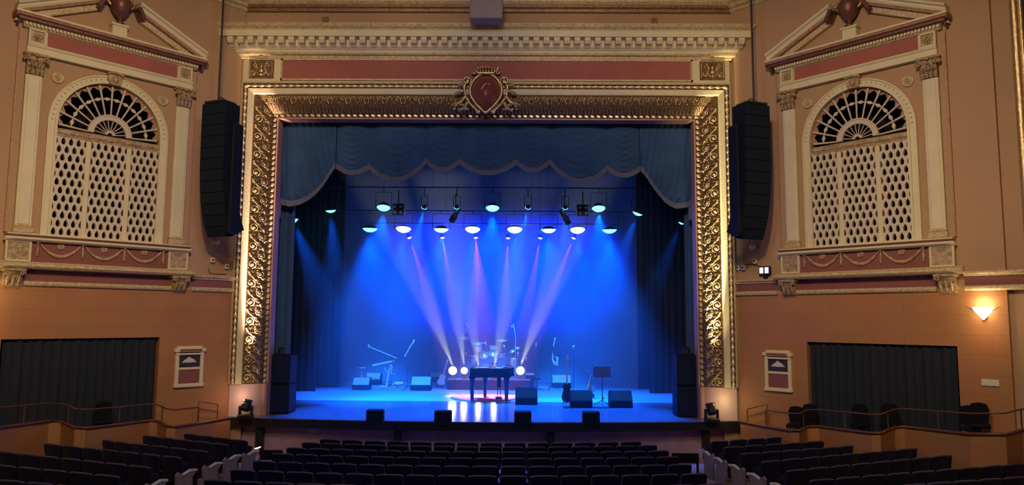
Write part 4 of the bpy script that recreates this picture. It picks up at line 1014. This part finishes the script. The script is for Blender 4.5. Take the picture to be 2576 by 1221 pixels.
# pale instrument and small cymbal hung on a stand right of centre
x, y = fl(1396, 975); t = thing('horn_stand', 'pale horn on a stand right of the drum kit', 'horn', (x, y, SZ))
q = lambda px, py: onY(px, py, y)-Vector((x, y, SZ))
b = MB(); b.tube([q(1389, 885), q(1391, 897), q(1389, 905), q(1394, 914), q(1402, 915), q(1402, 900), q(1396, 899)], [.02, .03, .045, .07, .06, .05, .03], 8); part('horn_body', b, 'pale', t)
b = MB(); b.lathe([(.001, .03), (.14, 0), (.001, -.02)], q(1400, 919), 16); part('small_dish', b, 'pale', t)
b = MB(); c = q(1396, 915); tri(b, c.z); b.tube([(0, 0, c.z), (c.x, 0, c.z)], .01, 5); part('tripod', b, 'black', t)
# saxophone
x, y = fl(1483, 1003); t = thing('saxophone', 'tall dull brass saxophone on a floor stand behind the middle front wedge', 'saxophone', (x, y, SZ))
b = MB(); b.tube([q(1473, 930), q(1478, 934), q(1487, 937), q(1488, 943), q(1484, 960), q(1481, 975), q(1480, 988), q(1484, 992), q(1489, 985), q(1492, 972)], [.014, .018, .022, .026, .035, .045, .055, .06, .07, .10], 10); part('horn_tube', b, 'brass', t)
b = MB(); 
for zz in (945, 953, 961, 969, 977): b.ball(q(1485-(zz-945)*.15, zz)+Vector((0, -.05, 0)), .02, 5, (1, .6, 1))
part('keys', b, 'steel', t)
b = MB(); b.tube([(-.18, -.12, .01), (0, .08, .4), (.18, -.12, .01)], .012, 5); b.tube([(0, .08, .4), (0, .26, .01)], .012, 5); b.ball((.10, 0, .10), .09, 7); part('stand', b, 'black', t)
# music stand
x, y = fl(1515, 1024); t = thing('music_stand', 'black music stand with wide desk between the two right wedges', 'music stand', (x, y, SZ))
b = MB(); p1 = q(1492, 935); w_ = (q(1535, 935)-p1).x; b.box((0, 0, p1.z), (w_, .03, .36), Matrix.Rotation(-.25, 3, 'X'), .008); b.box((0, -.07, p1.z-.17), (w_, .06, .02)); part('desk', b, 'black', t)
b = MB(); tri(b, p1.z, .014, .33, .5); b.box((.02, 0, .28), (.05, .05, .08), None, .01); part('tripod', b, 'black', t)
b = MB(); b.tube([(w_/2+.01, -.02, p1.z-.12), (w_/2+.01, -.02, p1.z+.1)], .008, 5); part('clip_light', b, 'pale', t)
# stool and mat
x, y = fl(1365, 975); b = MB(); b.box((0, 0, .006), (.5, .5, .012), Matrix.Rotation(.1, 3, 'Z')); solo('floor_mat', b, 'paper', 'pale flat sheet on the floor right of the drum riser', 'mat', (x, y, SZ))
x, y = fl(1325, 980); t = thing('equipment_rack', 'small rack of audio boxes at the right end of the drum riser', 'equipment rack', (x+.12, y+.1, SZ))
b = MB(); b.box((0, 0, .3), (.34, .4, .56), None, .02); part('case', b, 'speaker', t); b = MB(); b.box((0, 0, .62), (.36, .3, .08), None, .01); part('mixer', b, 'pale', t); b = MB(); b.box((.3, 0, .42), (.3, .2, .08), None, .01); b.tube([(.3, 0, .4), (.3, 0, .02)], .02, 5); part('side_tray', b, 'speaker', t)
# dropped red cable knot under the piano
x, y = fl(1251, 1000); b = MB(); b.tube([(.3*sin(j*1.1)*.4, .12*cos(j*1.7), .015) for j in range(14)], .012, 5); solo('pink_lit_cable', b, 'cable', 'small tangled cable on the floor under the piano', 'cable', (x, y, SZ))
# side fixtures seen at stage edge
# ================================================================== LINE ARRAYS
for s in (-1, 1):
    YA = -2.0; pc = onY(541 if s < 0 else 1903, 259 if s < 0 else 263, YA); ang = s*RD(22)
    t = thing('line_array', 'tall hanging column of black speakers in front of the %s of the gilded frame' % SN(s), 'speaker array', (pc.x, YA, pc.z), ang, 'hanging speaker columns')
    n_ = 12; hh = .315; pos = Vector((0, 0, 0)); a = 0.
    b0 = MB(); w_ = .86; b0.prism([(-w_/2, 0), (w_/2, 0), (w_/2, -hh+.004), (-w_/2, -hh+.004)], -.02, .5)
    me = b0.mesh('array_cabinet'); me.materials.append(M['speaker'])
    g0 = MB(); g0.box((0, -.03, -hh/2), (w_-.02, .02, hh-.012), None, .008); mg = g0.mesh('array_grille'); mg.materials.append(M['grille'])
    tl = [0, 0, 0, .5, .5, 1, 1.5, 2, 3, 4.5, 6, 7.5]
    for i in range(n_):
        a += RD(tl[i]); 
        c = bpy.data.objects.new('array_cabinet', me); COL.objects.link(c); c.parent = t; c.location = pos; c.rotation_euler = (a, 0, 0)
        g_ = bpy.data.objects.new('grille', mg); COL.objects.link(g_); g_.parent = c
        pos = pos+Matrix.Rotation(a, 3, 'X') @ Vector((0, 0, -hh))
    b = MB(); b.box((0, .2, .04), (.7, .5, .06), None, .01); b.tube([(-.3, .2, .05), (0, .2, .22)], .015, 5); b.tube([(.3, .2, .05), (0, .2, .22)], .015, 5); part('rigging_frame', b, 'black', t)
    b = MB(); b.tube([(0.08*s, .2, .2), (0.08*s, .2, ZT-pc.z)], .028, 6); part('hoist_cable', b, 'black', t)
    b = MB(); x_ = -s*.46; b.box((x_, .40, -2.1), (.14, .4, 3.1), None, .03); part('rear_column', b, 'speaker', t)

# ================================================================== WALL ITEMS
def onwall(s, px, py, off=0.):                      # point on a splay wall
    n = Vector((-s*cos(A), -sin(A), 0)); P0 = Vector((s*XC, 0, 0))+n*off; d = dirp(px, py); k = (P0-CPOS).dot(n)/d.dot(n); return CPOS+d*k
for i, (s, px, py) in enumerate(((-1, 535, 610), (1, 1900, 622))):
    p = onwall(s, px, py); t = thing('wall_camera', 'white dome camera on the %s splay wall below the hanging speakers' % SN(s), 'camera', p, RZ[s], 'wall cameras')
    b = MB(); b.box((0, -.03, 0), (.12, .06, .12), None, .01); b.tube([(0, -.05, .02), (0, -.16, .02)], .03, 6); part('bracket', b, 'white', t)
    b = MB(); b.ball((.02, -.20, 0), .085, 9, (1.1, 1, .9)); part('dome', b, 'white', t)
for i, (s, px, py, w_, lab) in enumerate(((-1, 532, 655, .13, 'small white box on the left splay wall under the camera'), (-1, 568, 671, .12, 'small white box on the left splay wall nearest the gilded frame'), (1, 1902, 658, .13, 'small white box on the right splay wall under the camera'), (1, 1873, 674, .11, 'small white box on the right splay wall, right of the round one'), (1, 1859, 674, .11, 'small round white unit on the right splay wall beside the gilded frame'))):
    p = onwall(s, px, py); b = MB()
    if i == 4: b.ball((0, -.04, 0), .07, 8, (1, .6, 1.2))
    else: b.box((0, -.05, 0), (w_, .10, .15), None, .015)
    t = thing('junction_box', lab, 'wall box', p, RZ[s], 'small boxes on the splay walls'); part('cover', b, 'white', t)
    b = MB(); b.box((0, -.105 if i != 4 else -.09, 0), (w_*.35, .01, .05)); part('face_plate', b, 'speaker', t)
for s in (-1, 1):
    pts = [(525, 675), (527, 688), (545, 690), (570, 690)] if s < 0 else [(1915, 672), (1890, 665), (1880, 665), (1862, 672)]
    P = [onwall(s, *q_, .015) for q_ in pts]; b = MB(); o = P[0]; b.tube([p-o for p in P], .010, 5)
    solo('wall_conduit', b, 'cable', 'thin dark cable run on the %s splay wall' % SN(s), 'cable', o)
p = onwall(1, 1927, 682); t = thing('infrared_emitter', 'twin violet lit emitter panel low on the right splay wall', 'emitter', p, RZ[1])
b = MB(); b.box((0, -.06, 0), (.36, .10, .26), None, .02); b.box((0, -.03, -.16), (.12, .06, .12)); part('housing', b, 'black', t)
for k in (-1, 1): b = MB(); b.box((k*.082, -.115, .01), (.12, .012, .17), None, .02); part('lamp_panel', b, 'violet', t)
# memorial frames
for s in (-1, 1):
    t_c = 1.23; t = thing('wall_plaque', 'cream framed plaque with dark and red panels on the lower %s splay wall' % SN(s), 'plaque', SW(s, t_c, 0, 2.03), RZ[s], 'framed plaques beside the stage')
    b = MB()
    for x0, x1, z0, z1, d in ((-.40, -.30, 0, 1.0, .08), (.30, .40, 0, 1.0, .08), (-.44, .44, .96, 1.06, .12), (-.42, .42, -.02, .08, .10), (-.32, .32, .46, .53, .07), (-.36, .36, 1.06, 1.12, .06), (-.44, .44, .78+.08, .94, .0)):
        if d: b.box(((x0+x1)/2, -d/2, (z0+z1)/2), (x1-x0, d, z1-z0), None, .01)
    b.box((0, -.05, .90), (.8, .09, .05), None, .01); part('frame', b, 'cream', t)
    b = MB(); b.box((0, -.02, .27), (.60, .03, .40)); part('lower_panel', b, 'darkred', t)
    b = MB(); b.box((0, -.03, .945), (.56, .07, .05)); b.box((0, -.125, 1.01), (.62, .01, .06)); part('title_strip', b, 'darkred', t)
    b = MB(); b.box((0, -.02, .70), (.60, .03, .36)); pc_ = part('picture', b, 'navy', t)
    b = MB(); b.prism([(-.22, .66), (-.14, .74), (-.08, .77), (-.02, .83), (.04, .79), (.12, .75), (.21, .66), (.10, .665), (.0, .655), (-.1, .665)], -.045, -.036); part('pale_mount', b, 'white', pc_)
# outlet plate and sconces
p = onwall(1, 2492, 964); b = MB(); b.box((0, -.015, 0), (.36, .03, .15), None, .008); t = thing('switch_plate', 'pale double switch plate on the lower right wall below the lit sconce', 'switch plate', p, RZ[1]); part('plate', b, 'white', t)
b = MB(); b.box((-.08, -.035, -.01), (.05, .012, .08)); b.box((.08, -.035, -.01), (.05, .012, .08)); part('switches', b, 'cream', t)
for s in (-1, 1):
    t = thing('wall_sconce', 'lit frosted glass cone sconce on the %s wall' % SN(s), 'wall lamp', SW(s, 6.40, 0, 4.20), RZ[s], 'cone wall sconces')
    b = MB(); b.lathe([(.02, -.16), (.10, -.06), (.20, .07), (.21, .12), (.20, .12), (.09, -.04), (.02, -.12)], (0, -.12, 0), 18); part('glass_shade', b, 'sconce', t)
    b = MB(); b.ball((0, -.12, -.19), .03, 6); b.box((0, -.02, -.02), (.09, .04, .26), None, .01); b.tube([(0, -.03, -.1), (0, -.12, -.16)], .012, 5); part('bracket', b, 'bronze', t)
    for k in (-1, 1): b = MB(); b.tube([(k*.16, -.1, .04), (k*.3, -.09, .12), (k*.38, -.08, .14)], [.02, .015, .005], 5); part('side_leaf', b, 'gold', t)
    q_ = SW(s, 6.40, .16, 4.42); lamp('sconce_light', 'POINT', q_, 9, (1, .68, .36), None, .08)
    q_ = SW(s, 6.40, .45, 3.9); lamp('sconce_light_low', 'POINT', q_, 7, (1, .62, .28), None, .12)

# ================================================================== SIDE TERRACES
PAR = {-1: [(-180, 1085), (-60, 1085), (0, 1078), (60, 1070), (123, 1062), (155, 1063), (172, 1070), (188, 1078), (217, 1080), (300, 1070), (376, 1060), (397, 1062), (408, 1068), (419, 1074), (441, 1076), (500, 1067), (552, 1058), (580, 1053)],
       1: [(1862, 1063), (1925, 1075), (1990, 1086), (2010, 1087), (2020, 1082), (2030, 1076), (2060, 1075), (2125, 1084), (2190, 1092), (2215, 1093), (2233, 1085), (2250, 1078), (2275, 1076), (2360, 1086), (2440, 1095), (2530, 1096), (2570, 1085), (2610, 1080)]}
RAILS = {}
def zpar(s, px):
    d = abs(px-(1222)); t = max(0, (d-640)/580)
    return (1.04+.50*t) if s < 0 else (1.08+.53*t)
for s in (-1, 1):
    P = []
    for px, py in PAR[s]:
        p = onZ(px, py, zpar(s, px)); P.append(p)
    n3 = Vector((-s*cos(A), -sin(A), 0)); o3 = Vector((s*XC, 0, 0))
    for p in P:
        dn = (p-o3).dot(n3)
        if dn < .12: p += n3*(.12-dn)
    t = thing('box_terrace', 'tan curved parapet terrace in front of the dark opening on the %s' % SN(s), 'terrace', (P[8].x, P[8].y, 0), 0, 'terraces beside the stage')
    o_ = Vector((P[8].x, P[8].y, 0)); b = MB(); vs = []
    for p in P: vs += [(p.x-o_.x, p.y-o_.y, 0), (p.x-o_.x, p.y-o_.y, p.z)]
    for i_, p in enumerate(P): tn = (P[min(i_+1, len(P)-1)]-P[max(i_-1, 0)]); tn.z = 0; q_ = p+Vector((-tn.y, tn.x, 0)).normalized()*.08; vs += [(q_.x-o_.x, q_.y-o_.y, p.z), (q_.x-o_.x, q_.y-o_.y, p.z-.25)]
    n_ = len(P); b.add(vs, [(2*i, 2*i+2, 2*i+3, 2*i+1) for i in range(n_-1)]+[(2*i+1, 2*i+3, 2*n_+2*i+2, 2*n_+2*i) for i in range(n_-1)]+[(2*n_+2*i, 2*n_+2*i+2, 2*n_+2*i+3, 2*n_+2*i+1) for i in range(n_-1)])
    part('parapet', b, 'stone', t)
    b = MB(); b.tube([p-o_+Vector((0, 0, .02))+n3*.01 for p in P], .035, 6); part('dark_cap', b, 'bronze', t)
    b = MB(); vs = []
    dns = [(p-o3).dot(n3) for p in P]
    for i_, p in enumerate(P):
        dn = dns[i_]; w_ = p-n3*(dn+.25); nf = min(dns[max(0, i_-3):i_+4]); p = p-n3*(dn-nf+.05); vs += [(p.x-o_.x, p.y-o_.y, p.z-.16), (w_.x-o_.x, w_.y-o_.y, p.z-.16)]
    b.add(vs, [(2*i, 2*i+2, 2*i+3, 2*i+1) for i in range(n_-1)]); part('terrace_floor', b, 'carpet', t)
    R_ = [p-n3*.04+Vector((0, 0, .44)) for p in P[(0 if s < 0 else 1):(len(P)-2 if s < 0 else len(P))]]
    rl = thing('terrace_rail', 'thin metal rail following the %s terrace parapet' % SN(s), 'railing', (R_[0].x, R_[0].y, R_[0].z-.44), 0, 'terrace rails'); r0 = Vector(rl.location)
    b = MB(); b.tube([p-r0 for p in R_], .020, 6); part('handrail', b, 'steel' if False else 'bronze', rl)
    for p in R_[::3]:
        b = MB(); b.tube([p-r0, p-r0-Vector((0, 0, .46))], .017, 6); part('post', b, 'bronze', rl)
    # small stair rail next to the stage
    a_ = onwall(s, 500 if s < 0 else 1930, 1011 if s < 0 else 1018, .35); c_ = onwall(s, 548 if s < 0 else 1880, 1018 if s < 0 else 1030, .35)
    b = MB(); zf = 1.02; b.tube([(0, 0, zf-a_.z), (0, 0, 0), c_-a_], .018, 6); b.tube([c_-a_, Vector((c_.x-a_.x, c_.y-a_.y, zf-a_.z))], .016, 6); b.tube([Vector((0, 0, -.2)), c_-a_-Vector((0, 0, .2))], .012, 6)
    solo('stair_rail', b, 'bronze', 'short bent metal rail on the %s terrace next to the stage corner' % SN(s), 'railing', a_)
    # drape inside the opening
    b = MB(); wd = 3.6
    b.grid(lambda u, v: (-wd/2+wd*u, .025*sin(u*34*pi)+.015*sin(u*51), 2.5*v), 150, 2)
    solo('opening_drape', b, 'boxcurt', 'dark grey green drape closing the rectangular opening on the %s wall' % SN(s), 'drape', SW(s, 3.925, -.10, .93), RZ[s], 'drapes in the wall openings')
# chairs in the boxes
def boxchair(px, py, s, lab, z=None, off=.45):
    p = onwall(s, px, py, off); t = thing('box_chair', lab, 'chair', (p.x, p.y, .98), RZ[s]+.3*s, 'loose chairs on the terraces'); h = max(.7, p.z-.98)
    b = MB(); b.prism([(-.17, h-.45), (.17, h-.45), (.2, h-.15), (.15, h-.03), (0, h), (-.15, h-.03), (-.2, h-.15)], .16, .21); part('backrest', b, 'matteblk', t)
    b = MB(); b.box((0, 0, h-.5), (.42, .4, .07), None, .02); part('seat', b, 'matteblk', t)
    for kx in (-1, 1):
        for ky in (-1, 1): b = MB(); b.tube([(kx*.17, ky*.16, h-.5), (kx*.18, ky*.18, 0)], .018, 5); part('leg', b, 'black', t)
    return t
for px, py, s, lab in ((1999, 1024, 1, 'dark round-backed chair on the right terrace nearest the plaque'), (2034, 1018, 1, 'dark chair on the right terrace against the left edge of the opening'), (2160, 1018, 1, 'dark chair in the middle of the right terrace'), (2235, 1016, 1, 'dark chair right of the middle one on the right terrace'),
                       (2436, 1022, 1, 'dark round-backed chair on the right terrace beyond the opening'), (2462, 1015, 1, 'dark chair farthest right on the right terrace'), (262, 1012, -1, 'dark chair on the left terrace in front of the drape')):
    boxchair(px, py, s, lab)

# ================================================================== SEATS
def seat_parts(w_):
    b = MB(); W2 = w_-.06; n = 10
    def back(u, v, y0):
        a = (u-.5)*2; x = a*W2/2; top = .93-.022*abs(a)**4; z = .42+(top-.42)*v
        return (x, y0-.10*v+.03*a*a, z)
    b.grid(lambda u, v: back(u, v, .0), n, 6); b.grid(lambda u, v: back(1-u, v, .06+.02), n, 6)
    b.grid(lambda u, v: (back(u, 1, 0)[0], back(u, 1, 0)[1]+.08*v, back(u, 1, 0)[2]+.012*sin(pi*v)), n, 3)
    for e in (0, 1): b.grid(lambda u, v: (back(e, v, 0)[0], back(e, v, 0)[1]+.08*u, back(e, v, 0)[2]), 1, 6)
    me1 = b.mesh('backrest'); me1.materials.append(M['velvet'])
    b = MB(); b.box((0, .16, .56), (W2-.05, .10, .42), Matrix.Rotation(-.15, 3, 'X'), .03); me2 = b.mesh('folded_seat'); me2.materials.append(M['velvet'])
    b = MB(); b.box((0, .16, .61), (.05, .42, .03), None, .008); me3 = b.mesh('armrest'); me3.materials.append(M['armgloss'])
    b = MB(); b.box((0, .10, .30), (.022, .26, .58), None, .006); b.box((0, .10, .02), (.05, .34, .04), None, .01); me4 = b.mesh('standard'); me4.materials.append(M['black'])
    b = MB(); P = [back(i/8, 1, .035) for i in range(9)]; b.tube([(x, y, z+.004) for x, y, z in P], .022, 6); me5 = b.mesh('rim_highlight'); me5.materials.append(M['rimlight'])  # paler roll along the seat top: rim highlight put into the colour
    return me1, me2, me3, me4, me5
SEATM = {}
b = MB(); b.xprism([(-.16, .04), (.26, .04), (.24, .50), (.34, .60), (.33, .63), (.20, .64), (.0, .58), (-.14, .66), (-.2, .6)], -.025, .025); ME_END = b.mesh('end_panel'); ME_END.materials.append(M['endpanel'])
b = MB(); b.xprism([(.36, .60), (.36, .645), (.20, .665), (-.02, .60), (-.02, .57), (.20, .625)], -.035, .035); ME_CAP = b.mesh('arm_cap'); ME_CAP.materials.append(M['steel'])
ME_CAP.materials[0] = M['white']
def mk(name, me, par, loc=(0, 0, 0)):
    o = bpy.data.objects.new(name, me); COL.objects.link(o); o.parent = par; o.location = loc; return o
def seat(x, y, z, rz, w_, label, ends=()):
    key = round(w_, 3)
    if key not in SEATM: SEATM[key] = seat_parts(w_)
    me = SEATM[key]
    t = thing('theatre_seat', label, 'seat', (x, y, z), rz, 'rows of dark theatre seats')
    bk = mk('backrest', me[0], t); mk('rim_highlight', me[4], bk); mk('folded_seat', me[1], t)
    for k in (-1, 1):
        if k in ends:
            e = mk('end_panel', ME_END, t, (k*w_/2, 0, 0)); mk('arm_cap', ME_CAP, e)
        else: mk('armrest', me[2], t, (k*w_/2-.002*k, 0, 0)); mk('leg', me[3], t, (k*(w_/2-.02), 0, 0))
    return t
def rowz(x, y): return floorz(x, y)
rown = ['front', 'second', 'third', 'fourth', 'fifth', 'sixth', 'seventh', 'eighth']
for r, (Y, n, hw) in enumerate(((-3.37, 14, 4.06), (-3.95, 16, 4.36), (-4.80, 16, 4.48), (-5.78, 16, 4.50), (-6.87, 16, 4.53), (-7.99, 16, 4.56), (-9.10, 16, 4.6))):
    w_ = 2*hw/n; Rr = 22.
    for i in range(n):
        x = -hw+w_*(i+.5)+.06; yy = Y+(Rr-math.sqrt(Rr*Rr-x*x)); rz = math.asin(x/Rr)
        side = ('left', i) if i < n//2 else ('right', n-1-i)
        seat(x, yy, rowz(x, yy), rz, w_*.985, 'dark seat, %s from the %s end of the %s row of the centre block' % (ORD[side[1]], side[0], rown[r]))
def seatpt(px, py):
    z = 1.
    for _ in range(30): P = onZ(px, py, z); z = .93+floorz(P.x, P.y)
    return P
blocks = {-1: [((625, 1110), (466, 1091), 0), ((578, 1120), (363, 1096), 0), ((529, 1137), (245, 1105), 0), ((464, 1153), (114, 1116), 0), ((386, 1177), (0, 1136), 2), ((309, 1200), (-130, 1158), 2), ((215, 1226), (-200, 1190), 1)],
          1: [((1785, 1112), (1970, 1100), 0), ((1816, 1127), (2071, 1110), 0), ((1859, 1143), (2202, 1116), 0), ((1910, 1163), (2336, 1125), 0), ((1971, 1186), (2473, 1137), 0), ((2029, 1210), (2576, 1166), 1), ((2120, 1232), (2640, 1195), 1)]}
for s in (-1, 1):
    for r, (a, c, ex) in enumerate(blocks[s]):
        a, c = seatpt(*a), seatpt(*c); d = Vector((c.x-a.x, c.y-a.y, 0)); L_ = d.length; n = max(3, round(L_/.58)); w_ = L_/n; u = d.normalized(); n += ex
        rz = math.atan2(u.y, u.x) if s > 0 else math.atan2(-u.y, -u.x)
        for i in range(n):
            p = Vector((a.x, a.y, 0))+u*w_*(i+.5)
            if abs(p.x) > 12.0: continue
            seat(p.x, p.y, rowz(p.x, p.y), rz, .575 if abs(w_-.575) < .03 else round(w_*.985, 2), 'dark seat, %s from the centre aisle in the %s row of the %s block' % (ORD[i], rown[r], SN(s)), ((-s,) if i == 0 else ()))
# step marker light in the left aisle, and its unlit twin on the right
for i, (px, py) in enumerate(((648, 1130), (1764, 1135))):
    p = onZ(px, py, .35); b = MB(); b.box((0, 0, -.15), (.06, .06, .36), None, .01); t = thing('aisle_light', 'small aisle marker post beside the %s seat block' % ('left' if i == 0 else 'right'), 'aisle light', (p.x, p.y, .33), 0, 'aisle marker lights'); part('post', b, 'stagefront', t)
    b = MB(); b.box((0, 0, .045), (.17, .07, .03), Matrix.Rotation(-.3, 3, 'Y'), .01); part('lens', b, 'step' if i == 0 else 'lampdim', t)
# low dark rails that continue the front rows beside the centre block
for s, px0, px1, py in ((-1, 655, 712, 1133), (1, 1690, 1757, 1141)):
    a = onZ(px0, py, .72); c = onZ(px1, py, .72); m_ = (a+c)/2; b = MB(); b.box((0, 0, -.12), (abs(c.x-a.x), .06, .24), None, .02); b.box((-.3, 0, -.48), (.05, .05, .5)); b.box((.3, 0, -.48), (.05, .05, .5))
    solo('low_barrier', b, 'matteblk', 'low dark barrier at the %s end of the third centre row' % SN(s), 'barrier', m_)
# grey projector box near the ceiling line
p = onY(1224, 30, -1.2); t = thing('projector_housing', 'grey box hanging at the top of the picture above the cornice', 'projector', (p.x, -1.2, p.z))
b = MB(); b.box((0, 0, .12), (.95, .5, .82), None, .03); part('case', b, 'taupe', t)
b = MB(); b.tube([(0, 0, .5), (0, 0, ZT-p.z)], .04, 8); part('drop_pole', b, 'black', t)
